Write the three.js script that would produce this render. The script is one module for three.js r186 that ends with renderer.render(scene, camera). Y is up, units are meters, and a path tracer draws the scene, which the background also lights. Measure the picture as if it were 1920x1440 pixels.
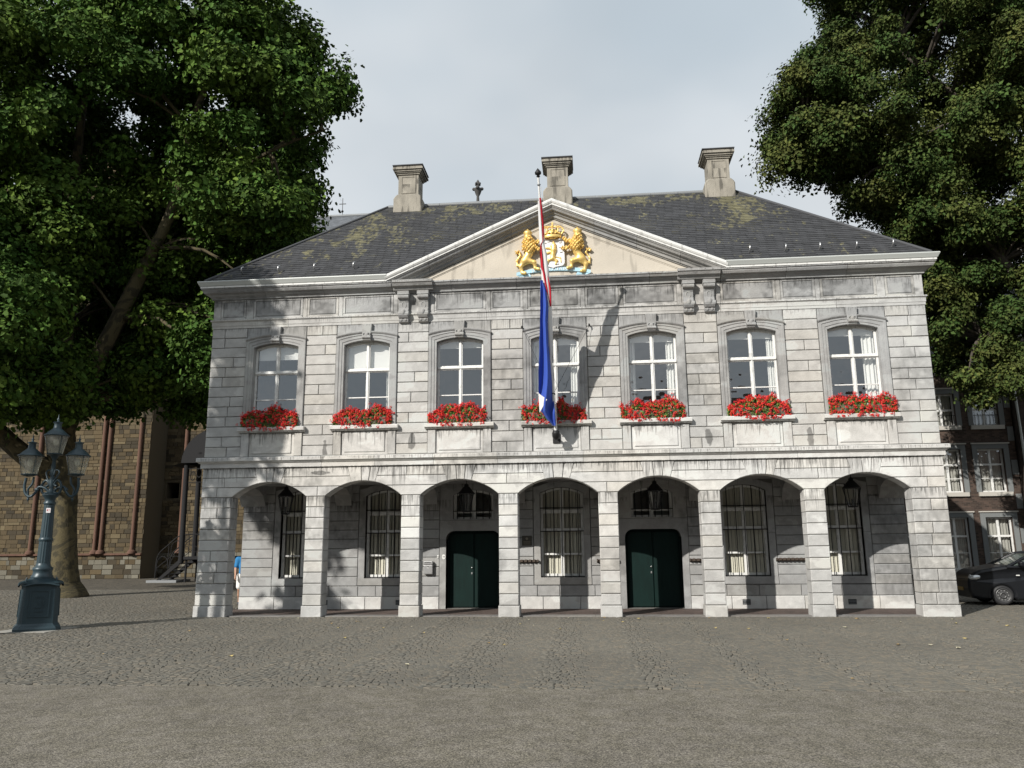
import * as THREE from 'three';
import { mergeGeometries } from 'three/addons/utils/BufferGeometryUtils.js';
import { FontLoader } from 'three/addons/loaders/FontLoader.js';
import { TextGeometry } from 'three/addons/geometries/TextGeometry.js';
import { RoundedBoxGeometry } from 'three/addons/geometries/RoundedBoxGeometry.js';

// ---------------------------------------------------------------- camera, sky, sun, exposure
const scene = new THREE.Scene();
const camera = new THREE.PerspectiveCamera(51.33, 4 / 3, 0.1, 900);
camera.position.set(0.817, 1.781, 21.022);
camera.rotation.order = 'YXZ';
camera.rotation.set(0.19965, 0.09447, -0.00877);

const renderer = new THREE.WebGLRenderer({ antialias: true });
renderer.toneMapping = THREE.LinearToneMapping;
renderer.toneMappingExposure = 1.14;
renderer.shadowMap.enabled = true;

const sun = new THREE.DirectionalLight(new THREE.Color(1, 0.955, 0.89), 5);
sun.position.set(-35, 35, 50); sun.target.position.set(0, 0, 0);
sun.castShadow = true; sun.shadow.mapSize.set(4096, 4096); sun.shadow.radius = 1;
Object.assign(sun.shadow.camera, { left: -45, right: 45, top: 45, bottom: -45, near: 1, far: 160 });
scene.add(sun, sun.target);

// noise
function rng(seed) { let a = seed >>> 0; return () => { a = (a + 0x6D2B79F5) | 0; let t = Math.imul(a ^ (a >>> 15), 1 | a); t = (t + Math.imul(t ^ (t >>> 7), 61 | t)) ^ t; return ((t ^ (t >>> 14)) >>> 0) / 4294967296; }; }
const HASH = new Float32Array(65536); { const r = rng(77); for (let i = 0; i < 65536; i++) HASH[i] = r(); }
const h2 = (x, y) => HASH[((x & 255) + ((y & 255) << 8) + ((x >> 8) * 7919) + ((y >> 8) * 104729)) & 65535];
function vn(x, y) { const xi = Math.floor(x), yi = Math.floor(y); let fx = x - xi, fy = y - yi; fx = fx * fx * (3 - 2 * fx); fy = fy * fy * (3 - 2 * fy);
  const a = h2(xi, yi), b = h2(xi + 1, yi), c = h2(xi, yi + 1), d = h2(xi + 1, yi + 1); return a + (b - a) * fx + (c - a + (a - b - c + d) * fx) * fy; }
const fbm = (x, y, o = 4) => { let s = 0, a = 0.5, t = 0; for (let i = 0; i < o; i++) { s += a * vn(x, y); t += a; x = x * 2.03 + 17.3; y = y * 2.03 + 9.1; a *= 0.5; } return s / t; };
const pn = (x, y, p) => { const f = (u, v) => { const xi = Math.floor(u), yi = Math.floor(v); let fx = u - xi, fy = v - yi; fx = fx * fx * (3 - 2 * fx); fy = fy * fy * (3 - 2 * fy); const m = (q) => ((q % p) + p) % p;
  const a = h2(m(xi), m(yi)), b = h2(m(xi + 1), m(yi)), c = h2(m(xi), m(yi + 1)), d = h2(m(xi + 1), m(yi + 1)); return a + (b - a) * fx + (c - a + (a - b - c + d) * fx) * fy; }; return f(x, y); };
const sst = (a, b, x) => { const t = Math.min(1, Math.max(0, (x - a) / (b - a))); return t * t * (3 - 2 * t); };
const mix = (a, b, t) => a + (b - a) * t;

{ // broken grey cloud over pale blue, the same all round
  const W = 1024, H = 512, d = new Float32Array(W * H * 4);
  for (let j = 0; j < H; j++) for (let i = 0; i < W; i++) {
    const el = (j / H - 0.5) * Math.PI, az = i / W * Math.PI * 2, s = Math.max(Math.sin(el), 0.0), k = 1 / (s + 0.28);
    const x = Math.cos(az) * Math.cos(el) * k * 1.6, y = Math.sin(az) * Math.cos(el) * k * 1.6;
    const c = sst(0.3, 0.72, fbm(x + 40, y + 31, 5)), w = fbm(x * 2.3 + 9, y * 2.3 + 4, 4);
    let r = mix(0.54, 0.72, c), g = mix(0.62, 0.765, c), b = mix(0.69, 0.805, c); const m = 0.78 + 0.13 * w;
    const o = (j * W + i) * 4; d[o] = r * m; d[o + 1] = g * m; d[o + 2] = b * m; d[o + 3] = 1;
  }
  const t = new THREE.DataTexture(d, W, H, THREE.RGBAFormat, THREE.FloatType);
  t.mapping = THREE.EquirectangularReflectionMapping; t.magFilter = t.minFilter = THREE.LinearFilter; t.wrapS = THREE.RepeatWrapping; t.needsUpdate = true;
  scene.background = t; scene.environment = t;
}

// ---------------------------------------------------------------- helpers
const V = (x, y, z) => new THREE.Vector3(x, y, z);
const TAU = Math.PI * 2;
const names = new Map();
function numbered(n) { const c = names.get(n) || 0; names.set(n, c + 1); return c ? n + '_' + String(c).padStart(3, '0') : n; }
function mk(name, geo, mat, parent, label) { const m = new THREE.Mesh(geo, mat); m.name = name; m.castShadow = m.receiveShadow = true; if (label) m.userData.label = label; parent.add(m); return m; }
function tag(o, label, category, group, kind) { if (label) o.userData.label = label; if (category) o.userData.category = category; if (group) o.userData.group = group; if (kind) o.userData.kind = kind; return o; }
function thing(name, label, category, pos = [0, 0, 0], turn = 0, group) { const g = new THREE.Group(); g.name = numbered(name); g.position.set(...pos); g.rotation.y = turn; scene.add(g); return tag(g, label, category, group); }
function struct(name, geo, mat) { const m = mk(name, geo, mat, scene); m.userData.kind = 'structure'; return m; }

class Geo { // flat-shaded triangles, uv in metres from the face's main direction, optional colours
  constructor() { this.p = []; this.c = null; this.col = null; }
  color(r, g, b) { if (!this.c) this.c = []; this.col = [r, g, b]; return this; }
  tri(a, b, c) { this.p.push(a[0], a[1], a[2], b[0], b[1], b[2], c[0], c[1], c[2]); if (this.c) for (let i = 0; i < 3; i++) this.c.push(...this.col); return this; }
  quad(a, b, c, d) { this.tri(a, b, c); return this.tri(a, c, d); }
  box(x0, x1, y0, y1, z0, z1) {
    const q = (a, b, c, d) => this.quad(a, b, c, d);
    q([x0, y0, z1], [x1, y0, z1], [x1, y1, z1], [x0, y1, z1]); q([x1, y0, z0], [x0, y0, z0], [x0, y1, z0], [x1, y1, z0]);
    q([x1, y0, z1], [x1, y0, z0], [x1, y1, z0], [x1, y1, z1]); q([x0, y0, z0], [x0, y0, z1], [x0, y1, z1], [x0, y1, z0]);
    q([x0, y1, z1], [x1, y1, z1], [x1, y1, z0], [x0, y1, z0]); q([x0, y0, z0], [x1, y0, z0], [x1, y0, z1], [x0, y0, z1]); return this;
  }
  prism(poly, zb, zf, ch = 0.012, back = false) { // poly counter-clockwise seen from +z
    const n = poly.length, ins = poly.map((p, i) => { const a = poly[(i + n - 1) % n], b = poly[(i + 1) % n]; const e = (u, v) => { const dx = v[0] - u[0], dy = v[1] - u[1], l = Math.hypot(dx, dy) || 1; return [-dy / l, dx / l]; };
      const n1 = e(a, p), n2 = e(p, b), k = ch / Math.max(0.35, 1 + n1[0] * n2[0] + n1[1] * n2[1]); return [p[0] + (n1[0] + n2[0]) * k, p[1] + (n1[1] + n2[1]) * k]; });
    const f = THREE.ShapeUtils.triangulateShape(ins.map((p) => new THREE.Vector2(...p)), []);
    for (const [a, b, c] of f) this.tri([...ins[a], zf], [...ins[b], zf], [...ins[c], zf]);
    if (back) for (const [a, b, c] of f) this.tri([...poly[a], zb], [...poly[c], zb], [...poly[b], zb]);
    for (let i = 0; i < n; i++) { const j = (i + 1) % n, a = poly[i], b = poly[j];
      if (ch > 0) this.quad([...a, zf - ch], [...b, zf - ch], [...ins[j], zf], [...ins[i], zf]);
      this.quad([...a, zb], [...b, zb], [...b, zf - ch], [...a, zf - ch]); }
    return this;
  }
  build() {
    const g = new THREE.BufferGeometry(), p = new Float32Array(this.p), uv = new Float32Array(p.length / 3 * 2);
    for (let i = 0; i < p.length; i += 9) {
      const ux = p[i + 3] - p[i], uy = p[i + 4] - p[i + 1], uz = p[i + 5] - p[i + 2], vx = p[i + 6] - p[i], vy = p[i + 7] - p[i + 1], vz = p[i + 8] - p[i + 2];
      const nx = Math.abs(uy * vz - uz * vy), ny = Math.abs(uz * vx - ux * vz), nz = Math.abs(ux * vy - uy * vx);
      for (let k = 0; k < 3; k++) { const x = p[i + k * 3], y = p[i + k * 3 + 1], z = p[i + k * 3 + 2], o = (i / 3 + k) * 2;
        if (nz >= nx && nz >= ny) { uv[o] = x; uv[o + 1] = y; } else if (nx >= ny) { uv[o] = z + x; uv[o + 1] = y; } else { uv[o] = x; uv[o + 1] = z; } }
    }
    g.setAttribute('position', new THREE.BufferAttribute(p, 3)); g.setAttribute('uv', new THREE.BufferAttribute(uv, 2));
    if (this.c) g.setAttribute('color', new THREE.BufferAttribute(new Float32Array(this.c), 3));
    g.computeVertexNormals(); return g;
  }
}
const boxG = (x0, x1, y0, y1, z0, z1) => new Geo().box(x0, x1, y0, y1, z0, z1).build();
function mg(list) { return mergeGeometries(list.map((g) => { g = g.index ? g.toNonIndexed() : g; for (const k of Object.keys(g.attributes)) if (!['position', 'normal', 'uv'].includes(k)) g.deleteAttribute(k); return g; })); }
const tf = (g, x, y, z, rx = 0, ry = 0, rz = 0, s = 1) => { const m = new THREE.Matrix4().compose(V(x, y, z), new THREE.Quaternion().setFromEuler(new THREE.Euler(rx, ry, rz)), Array.isArray(s) ? V(...s) : V(s, s, s)); return g.applyMatrix4(m); };
function tube(pts, r, seg = 6, n = 0, closed = false) { const c = new THREE.CatmullRomCurve3(pts.map((p) => (Array.isArray(p) ? V(...p) : p)), closed); return new THREE.TubeGeometry(c, n || Math.max(2, pts.length * 4), r, seg, closed); }
function rod(a, b, r, seg = 6, r2 = r) { const A = V(...a), B = V(...b), d = B.clone().sub(A), g = new THREE.CylinderGeometry(r2, r, d.length(), seg); g.applyQuaternion(new THREE.Quaternion().setFromUnitVectors(V(0, 1, 0), d.clone().normalize())); g.translate(...A.add(B).multiplyScalar(0.5).toArray()); return g; }
function lathe(pts, seg = 20) { return new THREE.LatheGeometry(pts.map((p) => new THREE.Vector2(p[0], p[1])), seg); }
// moulding run along x; profile of [y, z] from the back of the top over the front to the back of the underside; ends mitred by m * z
function runX(prof, xa, xb, ma = 0, mb = 0, yOf = null) {
  const g = new Geo(), st = [[xa, ma], [xb, mb]].map(([x, m]) => prof.map(([y, z]) => { const X = x - m * z; return [X, yOf ? y + yOf(X) : y, z]; }));
  for (let i = 0; i + 1 < prof.length; i++) g.quad(st[0][i], st[0][i + 1], st[1][i + 1], st[1][i]);
  const sh = prof.map(([y, z]) => new THREE.Vector2(z, y)), f = THREE.ShapeUtils.triangulateShape(sh, []);
  for (const [a, b, c] of f) { g.tri(st[0][a], st[0][b], st[0][c]); g.tri(st[1][c], st[1][b], st[1][a]); }
  return g.build();
}
function runZ(prof, x0, sgn, za, zb, mitre) { // along a side wall: profile z becomes outward distance
  const g = new Geo(), A = prof.map(([y, z]) => [x0 + sgn * z, y, za + (mitre ? z : 0)]), B = prof.map(([y, z]) => [x0 + sgn * z, y, zb]);
  for (let i = 0; i + 1 < prof.length; i++) g.quad(A[i], A[i + 1], B[i + 1], B[i]);
  return g.build();
}
// surface nets over a signed distance field
function sdfMesh(f, lo, hi, c) {
  const n = [0, 1, 2].map((k) => Math.ceil((hi[k] - lo[k]) / c) + 1), id = (i, j, k) => i + n[0] * (j + n[1] * k), F = new Float32Array(n[0] * n[1] * n[2]);
  for (let k = 0; k < n[2]; k++) for (let j = 0; j < n[1]; j++) for (let i = 0; i < n[0]; i++) F[id(i, j, k)] = f(lo[0] + i * c, lo[1] + j * c, lo[2] + k * c);
  const vi = new Int32Array(F.length).fill(-1), P = [], I = [];
  for (let k = 0; k + 1 < n[2]; k++) for (let j = 0; j + 1 < n[1]; j++) for (let i = 0; i + 1 < n[0]; i++) {
    let m = 0, sx = 0, sy = 0, sz = 0; const C = [];
    for (let q = 0; q < 8; q++) C.push(F[id(i + (q & 1), j + ((q >> 1) & 1), k + (q >> 2))]);
    for (let a = 0; a < 8; a++) for (const b of [a | 1, a | 2, a | 4]) if (b > a && (C[a] < 0) !== (C[b] < 0)) { const t = C[a] / (C[a] - C[b]); sx += mix(a & 1, b & 1, t); sy += mix((a >> 1) & 1, (b >> 1) & 1, t); sz += mix(a >> 2, b >> 2, t); m++; }
    if (m) { vi[id(i, j, k)] = P.length / 3; P.push(lo[0] + (i + sx / m) * c, lo[1] + (j + sy / m) * c, lo[2] + (k + sz / m) * c); }
  }
  for (let k = 1; k + 1 < n[2]; k++) for (let j = 1; j + 1 < n[1]; j++) for (let i = 1; i + 1 < n[0]; i++) {
    const a = F[id(i, j, k)] < 0; const face = (b, w) => { if (a !== b) { const [p, q, r, s] = a ? w : [w[0], w[3], w[2], w[1]]; I.push(vi[p], vi[q], vi[r], vi[p], vi[r], vi[s]); } };
    face(F[id(i + 1, j, k)] < 0, [id(i, j - 1, k - 1), id(i, j, k - 1), id(i, j, k), id(i, j - 1, k)]);
    face(F[id(i, j + 1, k)] < 0, [id(i - 1, j, k - 1), id(i - 1, j, k), id(i, j, k), id(i, j, k - 1)]);
    face(F[id(i, j, k + 1)] < 0, [id(i - 1, j - 1, k), id(i, j - 1, k), id(i, j, k), id(i - 1, j, k)]);
  }
  const g = new THREE.BufferGeometry(); g.setAttribute('position', new THREE.Float32BufferAttribute(P, 3)); g.setIndex(I);
  const uv = new Float32Array(P.length / 3 * 2); for (let i = 0; i < P.length / 3; i++) { uv[i * 2] = P[i * 3]; uv[i * 2 + 1] = P[i * 3 + 1]; } g.setAttribute('uv', new THREE.BufferAttribute(uv, 2));
  g.computeVertexNormals(); return g;
}
// bones [[a, ra], [b, rb]] as tapered capsules joined smoothly
function bones(list, cell, sm, detail) {
  const lo = [1e9, 1e9, 1e9], hi = [-1e9, -1e9, -1e9];
  for (const [a, ra, b, rb] of list) for (const [p, r] of [[a, ra], [b, rb]]) for (let k = 0; k < 3; k++) { lo[k] = Math.min(lo[k], p[k] - r - 3 * cell); hi[k] = Math.max(hi[k], p[k] + r + 3 * cell); }
  return sdfMesh((x, y, z) => { let d = 1e9; for (const [a, ra, b, rb] of list) { const ax = b[0] - a[0], ay = b[1] - a[1], az = b[2] - a[2], L = ax * ax + ay * ay + az * az, t = L > 1e-9 ? Math.min(1, Math.max(0, ((x - a[0]) * ax + (y - a[1]) * ay + (z - a[2]) * az) / L)) : 0;
    const e = Math.hypot(x - a[0] - ax * t, y - a[1] - ay * t, z - a[2] - az * t) - mix(ra, rb, t); const h = Math.max(sm - Math.abs(d - e), 0) / sm; d = Math.min(d, e) - h * h * sm * 0.25; } return d + (detail ? detail(x, y, z) : 0); }, lo, hi, cell);
}

// ---------------------------------------------------------------- materials
function dtex(w, h, f, srgb = true, rx = 1, ry = 1, ox = 0, oy = 0) {
  const d = new Uint8Array(w * h * 4); for (let j = 0; j < h; j++) for (let i = 0; i < w; i++) { const c = f(i, j), o = (j * w + i) * 4; if (typeof c === 'number') d[o] = d[o + 1] = d[o + 2] = Math.max(0, Math.min(255, c * 255)); else { d[o] = Math.max(0, Math.min(255, c[0] * 255)); d[o + 1] = Math.max(0, Math.min(255, c[1] * 255)); d[o + 2] = Math.max(0, Math.min(255, c[2] * 255)); } d[o + 3] = 255; }
  const t = new THREE.DataTexture(d, w, h); t.wrapS = t.wrapT = THREE.RepeatWrapping; t.magFilter = THREE.LinearFilter; t.minFilter = THREE.LinearMipmapLinearFilter; t.generateMipmaps = true; if (srgb) t.colorSpace = THREE.SRGBColorSpace; t.repeat.set(rx, ry); t.offset.set(ox, oy); t.needsUpdate = true; return t;
}
const lin = (r, g, b) => new THREE.Color().setRGB(r, g, b);
const S = (o) => new THREE.MeshStandardMaterial({ side: THREE.DoubleSide, ...o });
const roughBump = dtex(512, 512, (i, j) => 0.45 * pn(i / 8, j / 8, 64) + 0.3 * pn(i / 4, j / 4, 128) + 0.25 * HASH[(i * 513 + j * 911) & 65535], false, 0.6, 0.6);

// weathering of the ashlar front, 1 cm a pixel over 20.48 x 10.24 m: soot crusts, run-off streaks, washed and patched stone
const drips = []; // [y of the ledge it runs from, longest run, strength, test of x, frequency]
const winX = [-7.8, -5.2, -2.6, 0, 2.6, 5.2, 7.8];
const nearWin = (x, h) => winX.some((c) => Math.abs(x - c) < h);
drips.push([3.93, 0.55, 0.26, () => 1, 46], [3.93, 0.85, 0.2, () => 1, 21], [3.13, 0.95, 0.26, (x) => !nearWin(x, 1.03), 52], [3.13, 0.6, 0.2, () => 1, 24],
  [4.9, 0.62, 0.3, (x) => nearWin(x, 0.8), 38], [4.22, 0.3, 0.25, () => 1, 55], [8.14, 0.3, 0.2, () => 1, 60], [8.7, 0.5, 0.2, () => 1, 30], [7.88, 0.6, 0.16, () => 1, 40], [9.0, 0.1, 0.3, () => 1, 33]);
const wearTex = dtex(2048, 1024, (i, j) => {
  const X = (i / 2048 - 0.5) * 20.48, Y = j / 1024 * 10.24;
  let v = 0.94 + 0.15 * (fbm(X * 0.9 + 3, Y * 1.3 + 8, 4) - 0.5) + 0.07 * (HASH[(i * 7 + j * 1031) & 65535] - 0.5) + 0.12 * (fbm(X * 7, Y * 7, 2) - 0.5);
  for (const [y0, len, st, test, fq] of drips) { const d = y0 - Y; if (d > 0 && d < len && test(X)) { const q = vn(X * fq + y0 * 31, y0 * 5 + Y * 0.7), L = len * Math.pow(vn(X * fq * 1.7 + 91, y0 * 13), 1.4) * (0.35 + 0.9 * vn(X * 1.1 + y0, 4)); const m = sst(L, L * 0.6, d) * sst(0.36, 0.66, q); v -= st * m * (0.65 + 0.35 * vn(X * 40, Y * 6)); } }
  if (Y > 8.14 && Y < 8.74) { const b = fbm(X * 1.7 + 50, Y * 2.4 + 3, 5); v -= 0.22 * sst(0.46, 0.62, b) * (0.4 + 0.9 * vn(X * 11, Y * 11)); }
  const crust = fbm(X * 0.55 + 11, Y * 0.8 + 70, 5); v -= 0.15 * sst(0.58, 0.68, crust) * (0.4 + 0.8 * vn(X * 16, Y * 7));
  const pale = fbm(X * 1.4 + 71, Y * 2.2 + 20, 4); v += 0.08 * sst(0.6, 0.66, pale);
  for (const [cx, cy, w, hh] of [[-3.9, 4.55, 0.1, 0.22], [3.95, 4.5, 0.09, 0.24], [6.5, 4.45, 0.08, 0.3], [-6.45, 3.75, 0.28, 0.06], [-6.3, 4.3, 0.07, 0.3]]) { const e = Math.hypot((X - cx) / w, (Y - cy) / hh) + 0.9 * (fbm(X * 8, Y * 8, 3) - 0.5); v -= 0.3 * sst(1.05, 0.85, e); }
  v = Math.max(0.28, v); const w = vn(X * 0.6 + 31, Y * 0.6); return [v * (0.988 + 0.02 * w), v * 0.985, v * (0.995 - 0.02 * w)];
}, true, 1 / 20.48, 1 / 10.24, 0.5, 0);
const M = {};
M.stone = S({ vertexColors: true, map: wearTex, roughness: 0.85, bumpMap: roughBump, bumpScale: 0.006 });
M.core = S({ color: lin(0.15, 0.145, 0.135), roughness: 0.95 });
M.stonePlain = S({ color: lin(0.36, 0.355, 0.34), map: wearTex, roughness: 0.85, bumpMap: roughBump, bumpScale: 0.006 });
M.render = S({ color: lin(0.56, 0.51, 0.43), roughness: 0.92, bumpMap: roughBump, bumpScale: 0.004, map: dtex(512, 256, (i, j) => { const x = i / 512 * 10, y = j / 256 * 3; return 0.94 + 0.1 * (fbm(x * 2, y * 2, 4) - 0.5) - 0.1 * sst(0.62, 0.72, fbm(x * 5 + 9, y * 0.9, 3)); }, true, 0.1, 0.33) });
M.white = S({ color: lin(0.72, 0.72, 0.695), roughness: 0.45, map: dtex(256, 256, (i, j) => 0.97 - 0.12 * sst(0.6, 0.75, fbm(i / 9, j / 30, 3)), true, 0.5, 0.5) });
M.gutter = S({ color: lin(0.46, 0.48, 0.46), roughness: 0.5, metalness: 0.1 });
M.plaster = S({ color: lin(0.45, 0.44, 0.41), roughness: 0.95 });
M.roomWall = S({ color: lin(0.33, 0.32, 0.3), roughness: 0.95 });
M.roomFloor = S({ color: lin(0.12, 0.08, 0.05), roughness: 0.6 });
M.glass = new THREE.MeshPhysicalMaterial({ color: 0xffffff, roughness: 0.02, transmission: 1, thickness: 0, ior: 2.7, side: THREE.DoubleSide, bumpMap: dtex(256, 256, (i, j) => 0.6 * pn(i / 64, j / 64, 4) + 0.4 * pn(i / 25.6, j / 25.6, 10), false, 0.9, 0.9), bumpScale: 0.004 });
M.glassPorch = new THREE.MeshPhysicalMaterial({ color: 0xffffff, roughness: 0.02, transmission: 1, thickness: 0, ior: 1.45, side: THREE.DoubleSide });
M.ironMatte = S({ color: lin(0.009, 0.009, 0.01), roughness: 0.9 });
M.curtain = S({ color: lin(0.7, 0.71, 0.68), roughness: 0.95 });
M.blind = S({ color: lin(0.5, 0.485, 0.4), roughness: 0.9 });
M.iron = S({ color: lin(0.012, 0.012, 0.013), roughness: 0.55, metalness: 0.3 });
M.door = new THREE.MeshPhysicalMaterial({ side: THREE.DoubleSide, specularIntensity: 0.35, color: lin(0.004, 0.02, 0.017), roughness: 0.65, map: dtex(256, 256, (i, j) => 0.85 + 0.2 * (fbm(i / 14, j / 60, 3) - 0.5), true, 0.7, 0.7) });
M.steel = S({ color: lin(0.5, 0.5, 0.5), roughness: 0.35, metalness: 0.8 });
M.gold = S({ color: lin(0.82, 0.58, 0.2), roughness: 0.38, metalness: 0.5 });
M.silver = S({ color: lin(0.7, 0.7, 0.7), roughness: 0.5 });
M.ribbon = S({ color: lin(0.36, 0.57, 0.68), roughness: 0.7 });
M.lead = S({ color: lin(0.2, 0.21, 0.215), roughness: 0.6, metalness: 0.2 });
// slates with lichen: 20.48 m along the roof, 5.12 m up in plan
const lichenAt = (x, v) => { let w = 0.02; for (const [cx, cv, sx, sv, a] of [[5.7, 0.75, 0.9, 0.32, 0.62], [-5.9, 0.6, 1.5, 0.3, 0.55], [-3, 0.92, 2.6, 0.12, 0.45], [2.6, 0.92, 2.4, 0.12, 0.45], [-7.3, 0.3, 0.9, 0.14, 0.3], [4.2, 0.94, 2, 0.1, 0.42]]) w = Math.max(w, a * Math.exp(-(((x - cx) / sx) ** 2) - ((v - cv) / sv) ** 2)); return w; };
M.slate = S({ vertexColors: true, roughness: 0.75, bumpMap: roughBump, bumpScale: 0.004, map: dtex(2048, 512, (i, j) => { const x = (i / 2048 - 0.5) * 20.48, z = j / 512 * 5.12 - 4.8, v = (0.22 - z) / 4.67, w = lichenAt(x, v), n = 0.55 * fbm(x * 2.2 + 5, z * 2.2 + 3, 4) + 0.45 * fbm(x * 13, z * 9, 2), m = sst(0.68 - w * 0.47, 0.76 - w * 0.47, n + 0.1 * (HASH[(i * 3 + j * 2053) & 65535] - 0.5)), g = 0.9 + 0.2 * (HASH[(i * 11 + j * 771) & 65535] - 0.5); return [mix(0.245, 0.45, m) * g, mix(0.248, 0.435, m) * g, mix(0.258, 0.33, m) * g]; }, true, 1 / 20.48, 1 / 5.12, 0.5, 4.8 / 5.12) });
M.slatePlain = S({ color: lin(0.055, 0.057, 0.062), roughness: 0.8 });
M.chimney = S({ color: lin(0.33, 0.305, 0.255), roughness: 0.9, bumpMap: roughBump, bumpScale: 0.006, map: dtex(256, 256, (i, j) => 0.9 + 0.3 * (fbm(i / 20, j / 44, 4) - 0.5) - 0.25 * sst(0.58, 0.7, fbm(i / 12 + 7, j / 90, 3)), true, 0.5, 0.5) });
M.lampPaint = S({ color: lin(0.022, 0.042, 0.052), roughness: 0.42, metalness: 0.15 });
M.lampGlass = new THREE.MeshPhysicalMaterial({ color: lin(0.78, 0.77, 0.68), roughness: 0.15, transmission: 0.82, thickness: 0, ior: 1.5, side: THREE.DoubleSide });
M.sticker = S({ color: lin(0.8, 0.76, 0.76), roughness: 0.6 });

const BW = 9.7; // half width of the front
const R0 = rng(5);
const stoneTint = (base, r = R0) => { const k = 0.93 + 0.12 * r(), w = r() < 0.25 ? 0.014 : 0; return [base[0] * k * (1 + w), base[1] * k, base[2] * k * (1 - 2 * w)]; };
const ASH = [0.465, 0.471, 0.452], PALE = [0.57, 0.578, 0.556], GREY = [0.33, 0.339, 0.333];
function stoneBlock(poly, zb, zf, parent, base = ASH, ch = 0.013, name = 'stone_block') { return mk(name, new Geo().color(...stoneTint(base)).prism(poly, zb, zf, ch).build(), M.stone, parent); }
const rect = (x0, x1, y0, y1, g = 0.007) => [[x0 + g, y0 + g], [x1 - g, y0 + g], [x1 - g, y1 - g], [x0 + g, y1 - g]];
function colored(geo, base) { const n = geo.attributes.position.count, c = new Float32Array(n * 3), t = stoneTint(base); for (let i = 0; i < n; i++) c.set(t, i * 3); geo.setAttribute('color', new THREE.BufferAttribute(c, 3)); return geo; }

// ---------------------------------------------------------------- the guardhouse
const house = thing('guardhouse', 'grey ashlar guardhouse with seven arches, red window boxes and a gilded pediment', 'building');
const AH = 1.042, SP = 3.128, CR = 3.526, AR = (AH * AH + (CR - SP) ** 2) / (2 * (CR - SP)), AC = CR - AR; // arch
const archX = (y) => (y < SP ? AH : y < CR ? Math.sqrt(Math.max(0, AR * AR - (y - AC) ** 2)) : 0);
const archY = (x) => AC + Math.sqrt(AR * AR - x * x);
const PD = 0.45; // depth of the piers
{ // arcade: core with its openings
  const o = 0.03, sh = new THREE.Shape(); sh.moveTo(-BW + o, -0.2);
  for (const c of winX) { sh.lineTo(c - AH - o, -0.2); sh.lineTo(c - AH - o, SP); for (let k = -8; k <= 8; k++) { const x = k / 8 * AH; sh.lineTo(c + x * (1 + o / AH), archY(x) + o); } sh.lineTo(c + AH + o, SP); sh.lineTo(c + AH + o, -0.2); }
  sh.lineTo(BW - o, -0.2); sh.lineTo(BW - o, 3.95); sh.lineTo(-BW + o, 3.95);
  const g = new THREE.ExtrudeGeometry(sh, { depth: PD - 0.06, bevelEnabled: false }); g.translate(0, 0, -PD + 0.03);
  const wall = mk('arcade_wall', g, M.core, house);
  const ph = SP / 11;
  for (let i = 0; i < 8; i++) { // piers
    const a = i === 0 ? -BW : winX[i - 1] + AH, b = i === 7 ? BW : winX[i] - AH;
    for (let k = 0; k < 11; k++) { const e = k === 0 ? 0.022 : (R0() - 0.5) * 0.006, y0 = k === 0 ? -0.1 : k * ph, split = (i === 0 || i === 7) && k > 0 && R0() < 0.55, xm = mix(a, b, 0.35 + 0.3 * R0());
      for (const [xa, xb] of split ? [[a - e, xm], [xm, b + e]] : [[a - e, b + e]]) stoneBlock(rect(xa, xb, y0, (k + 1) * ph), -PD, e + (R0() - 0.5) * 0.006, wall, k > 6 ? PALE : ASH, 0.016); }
  }
  // spandrels and voussoirs
  const y1 = 3.916, jt = (c, s, y) => { const x = 0.32 + (y - CR) / (y1 - CR) * 0.13; return c + s * x; };
  for (let i = 0; i < 8; i++) for (let k = 0; k < 3; k++) {
    const ya = mix(SP, y1, k / 3), yb = mix(SP, y1, (k + 1) / 3), g = 0.006, edge = (c, s) => { const p = []; for (let q = 0; q <= 5; q++) { const y = mix(ya + g, yb - g, q / 5); const ax = archX(y), yj = archY(0.32); p.push([y > yj ? jt(c, s, y) + s * g * 0.5 : c + s * ax, y]); } return p; };
    const L = i === 0 ? [[-BW, ya + g], [-BW, yb - g]] : edge(winX[i - 1], 1), Rr = i === 7 ? [[BW, ya + g], [BW, yb - g]] : edge(winX[i], -1);
    const xm = mix(L[0][0], Rr[0][0], 0.4 + 0.2 * R0()), z = (R0() - 0.5) * 0.006;
    if ((k + i) % 3 === 1 || i === 0 || i === 7) { stoneBlock([...L.slice().reverse(), [xm - g, ya + g], [xm - g, yb - g]], -PD, z, wall, PALE); stoneBlock([[xm + g, yb - g], [xm + g, ya + g], ...Rr], -PD, z + 0.003, wall, PALE); }
    else stoneBlock([...L.slice().reverse(), ...Rr], -PD, z, wall, PALE);
  }
  for (const c of winX) { const cuts = [-1, -0.3 + 0.2 * R0(), 0.25 + 0.2 * R0(), 1]; for (let q = 0; q < 3; q++) {
    const P = (t, top) => { const s = Math.sign(t), u = Math.abs(t); return top ? [c + s * u * 0.45, y1 - 0.006] : [c + s * u * 0.325, archY(u * 0.325)]; };
    const a = cuts[q], b = cuts[q + 1], lo = []; for (let k = 0; k <= 4; k++) lo.push(P(mix(a, b, k / 4), false)); lo[0][0] += 0.007; lo[4][0] -= 0.007;
    const ta = P(a, true), tb = P(b, true); stoneBlock([...lo, [tb[0] - 0.007, tb[1]], [ta[0] + 0.007, ta[1]]], -PD, 0.004 + R0() * 0.008, wall, PALE, 0.013, 'voussoir'); } }
}
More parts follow.
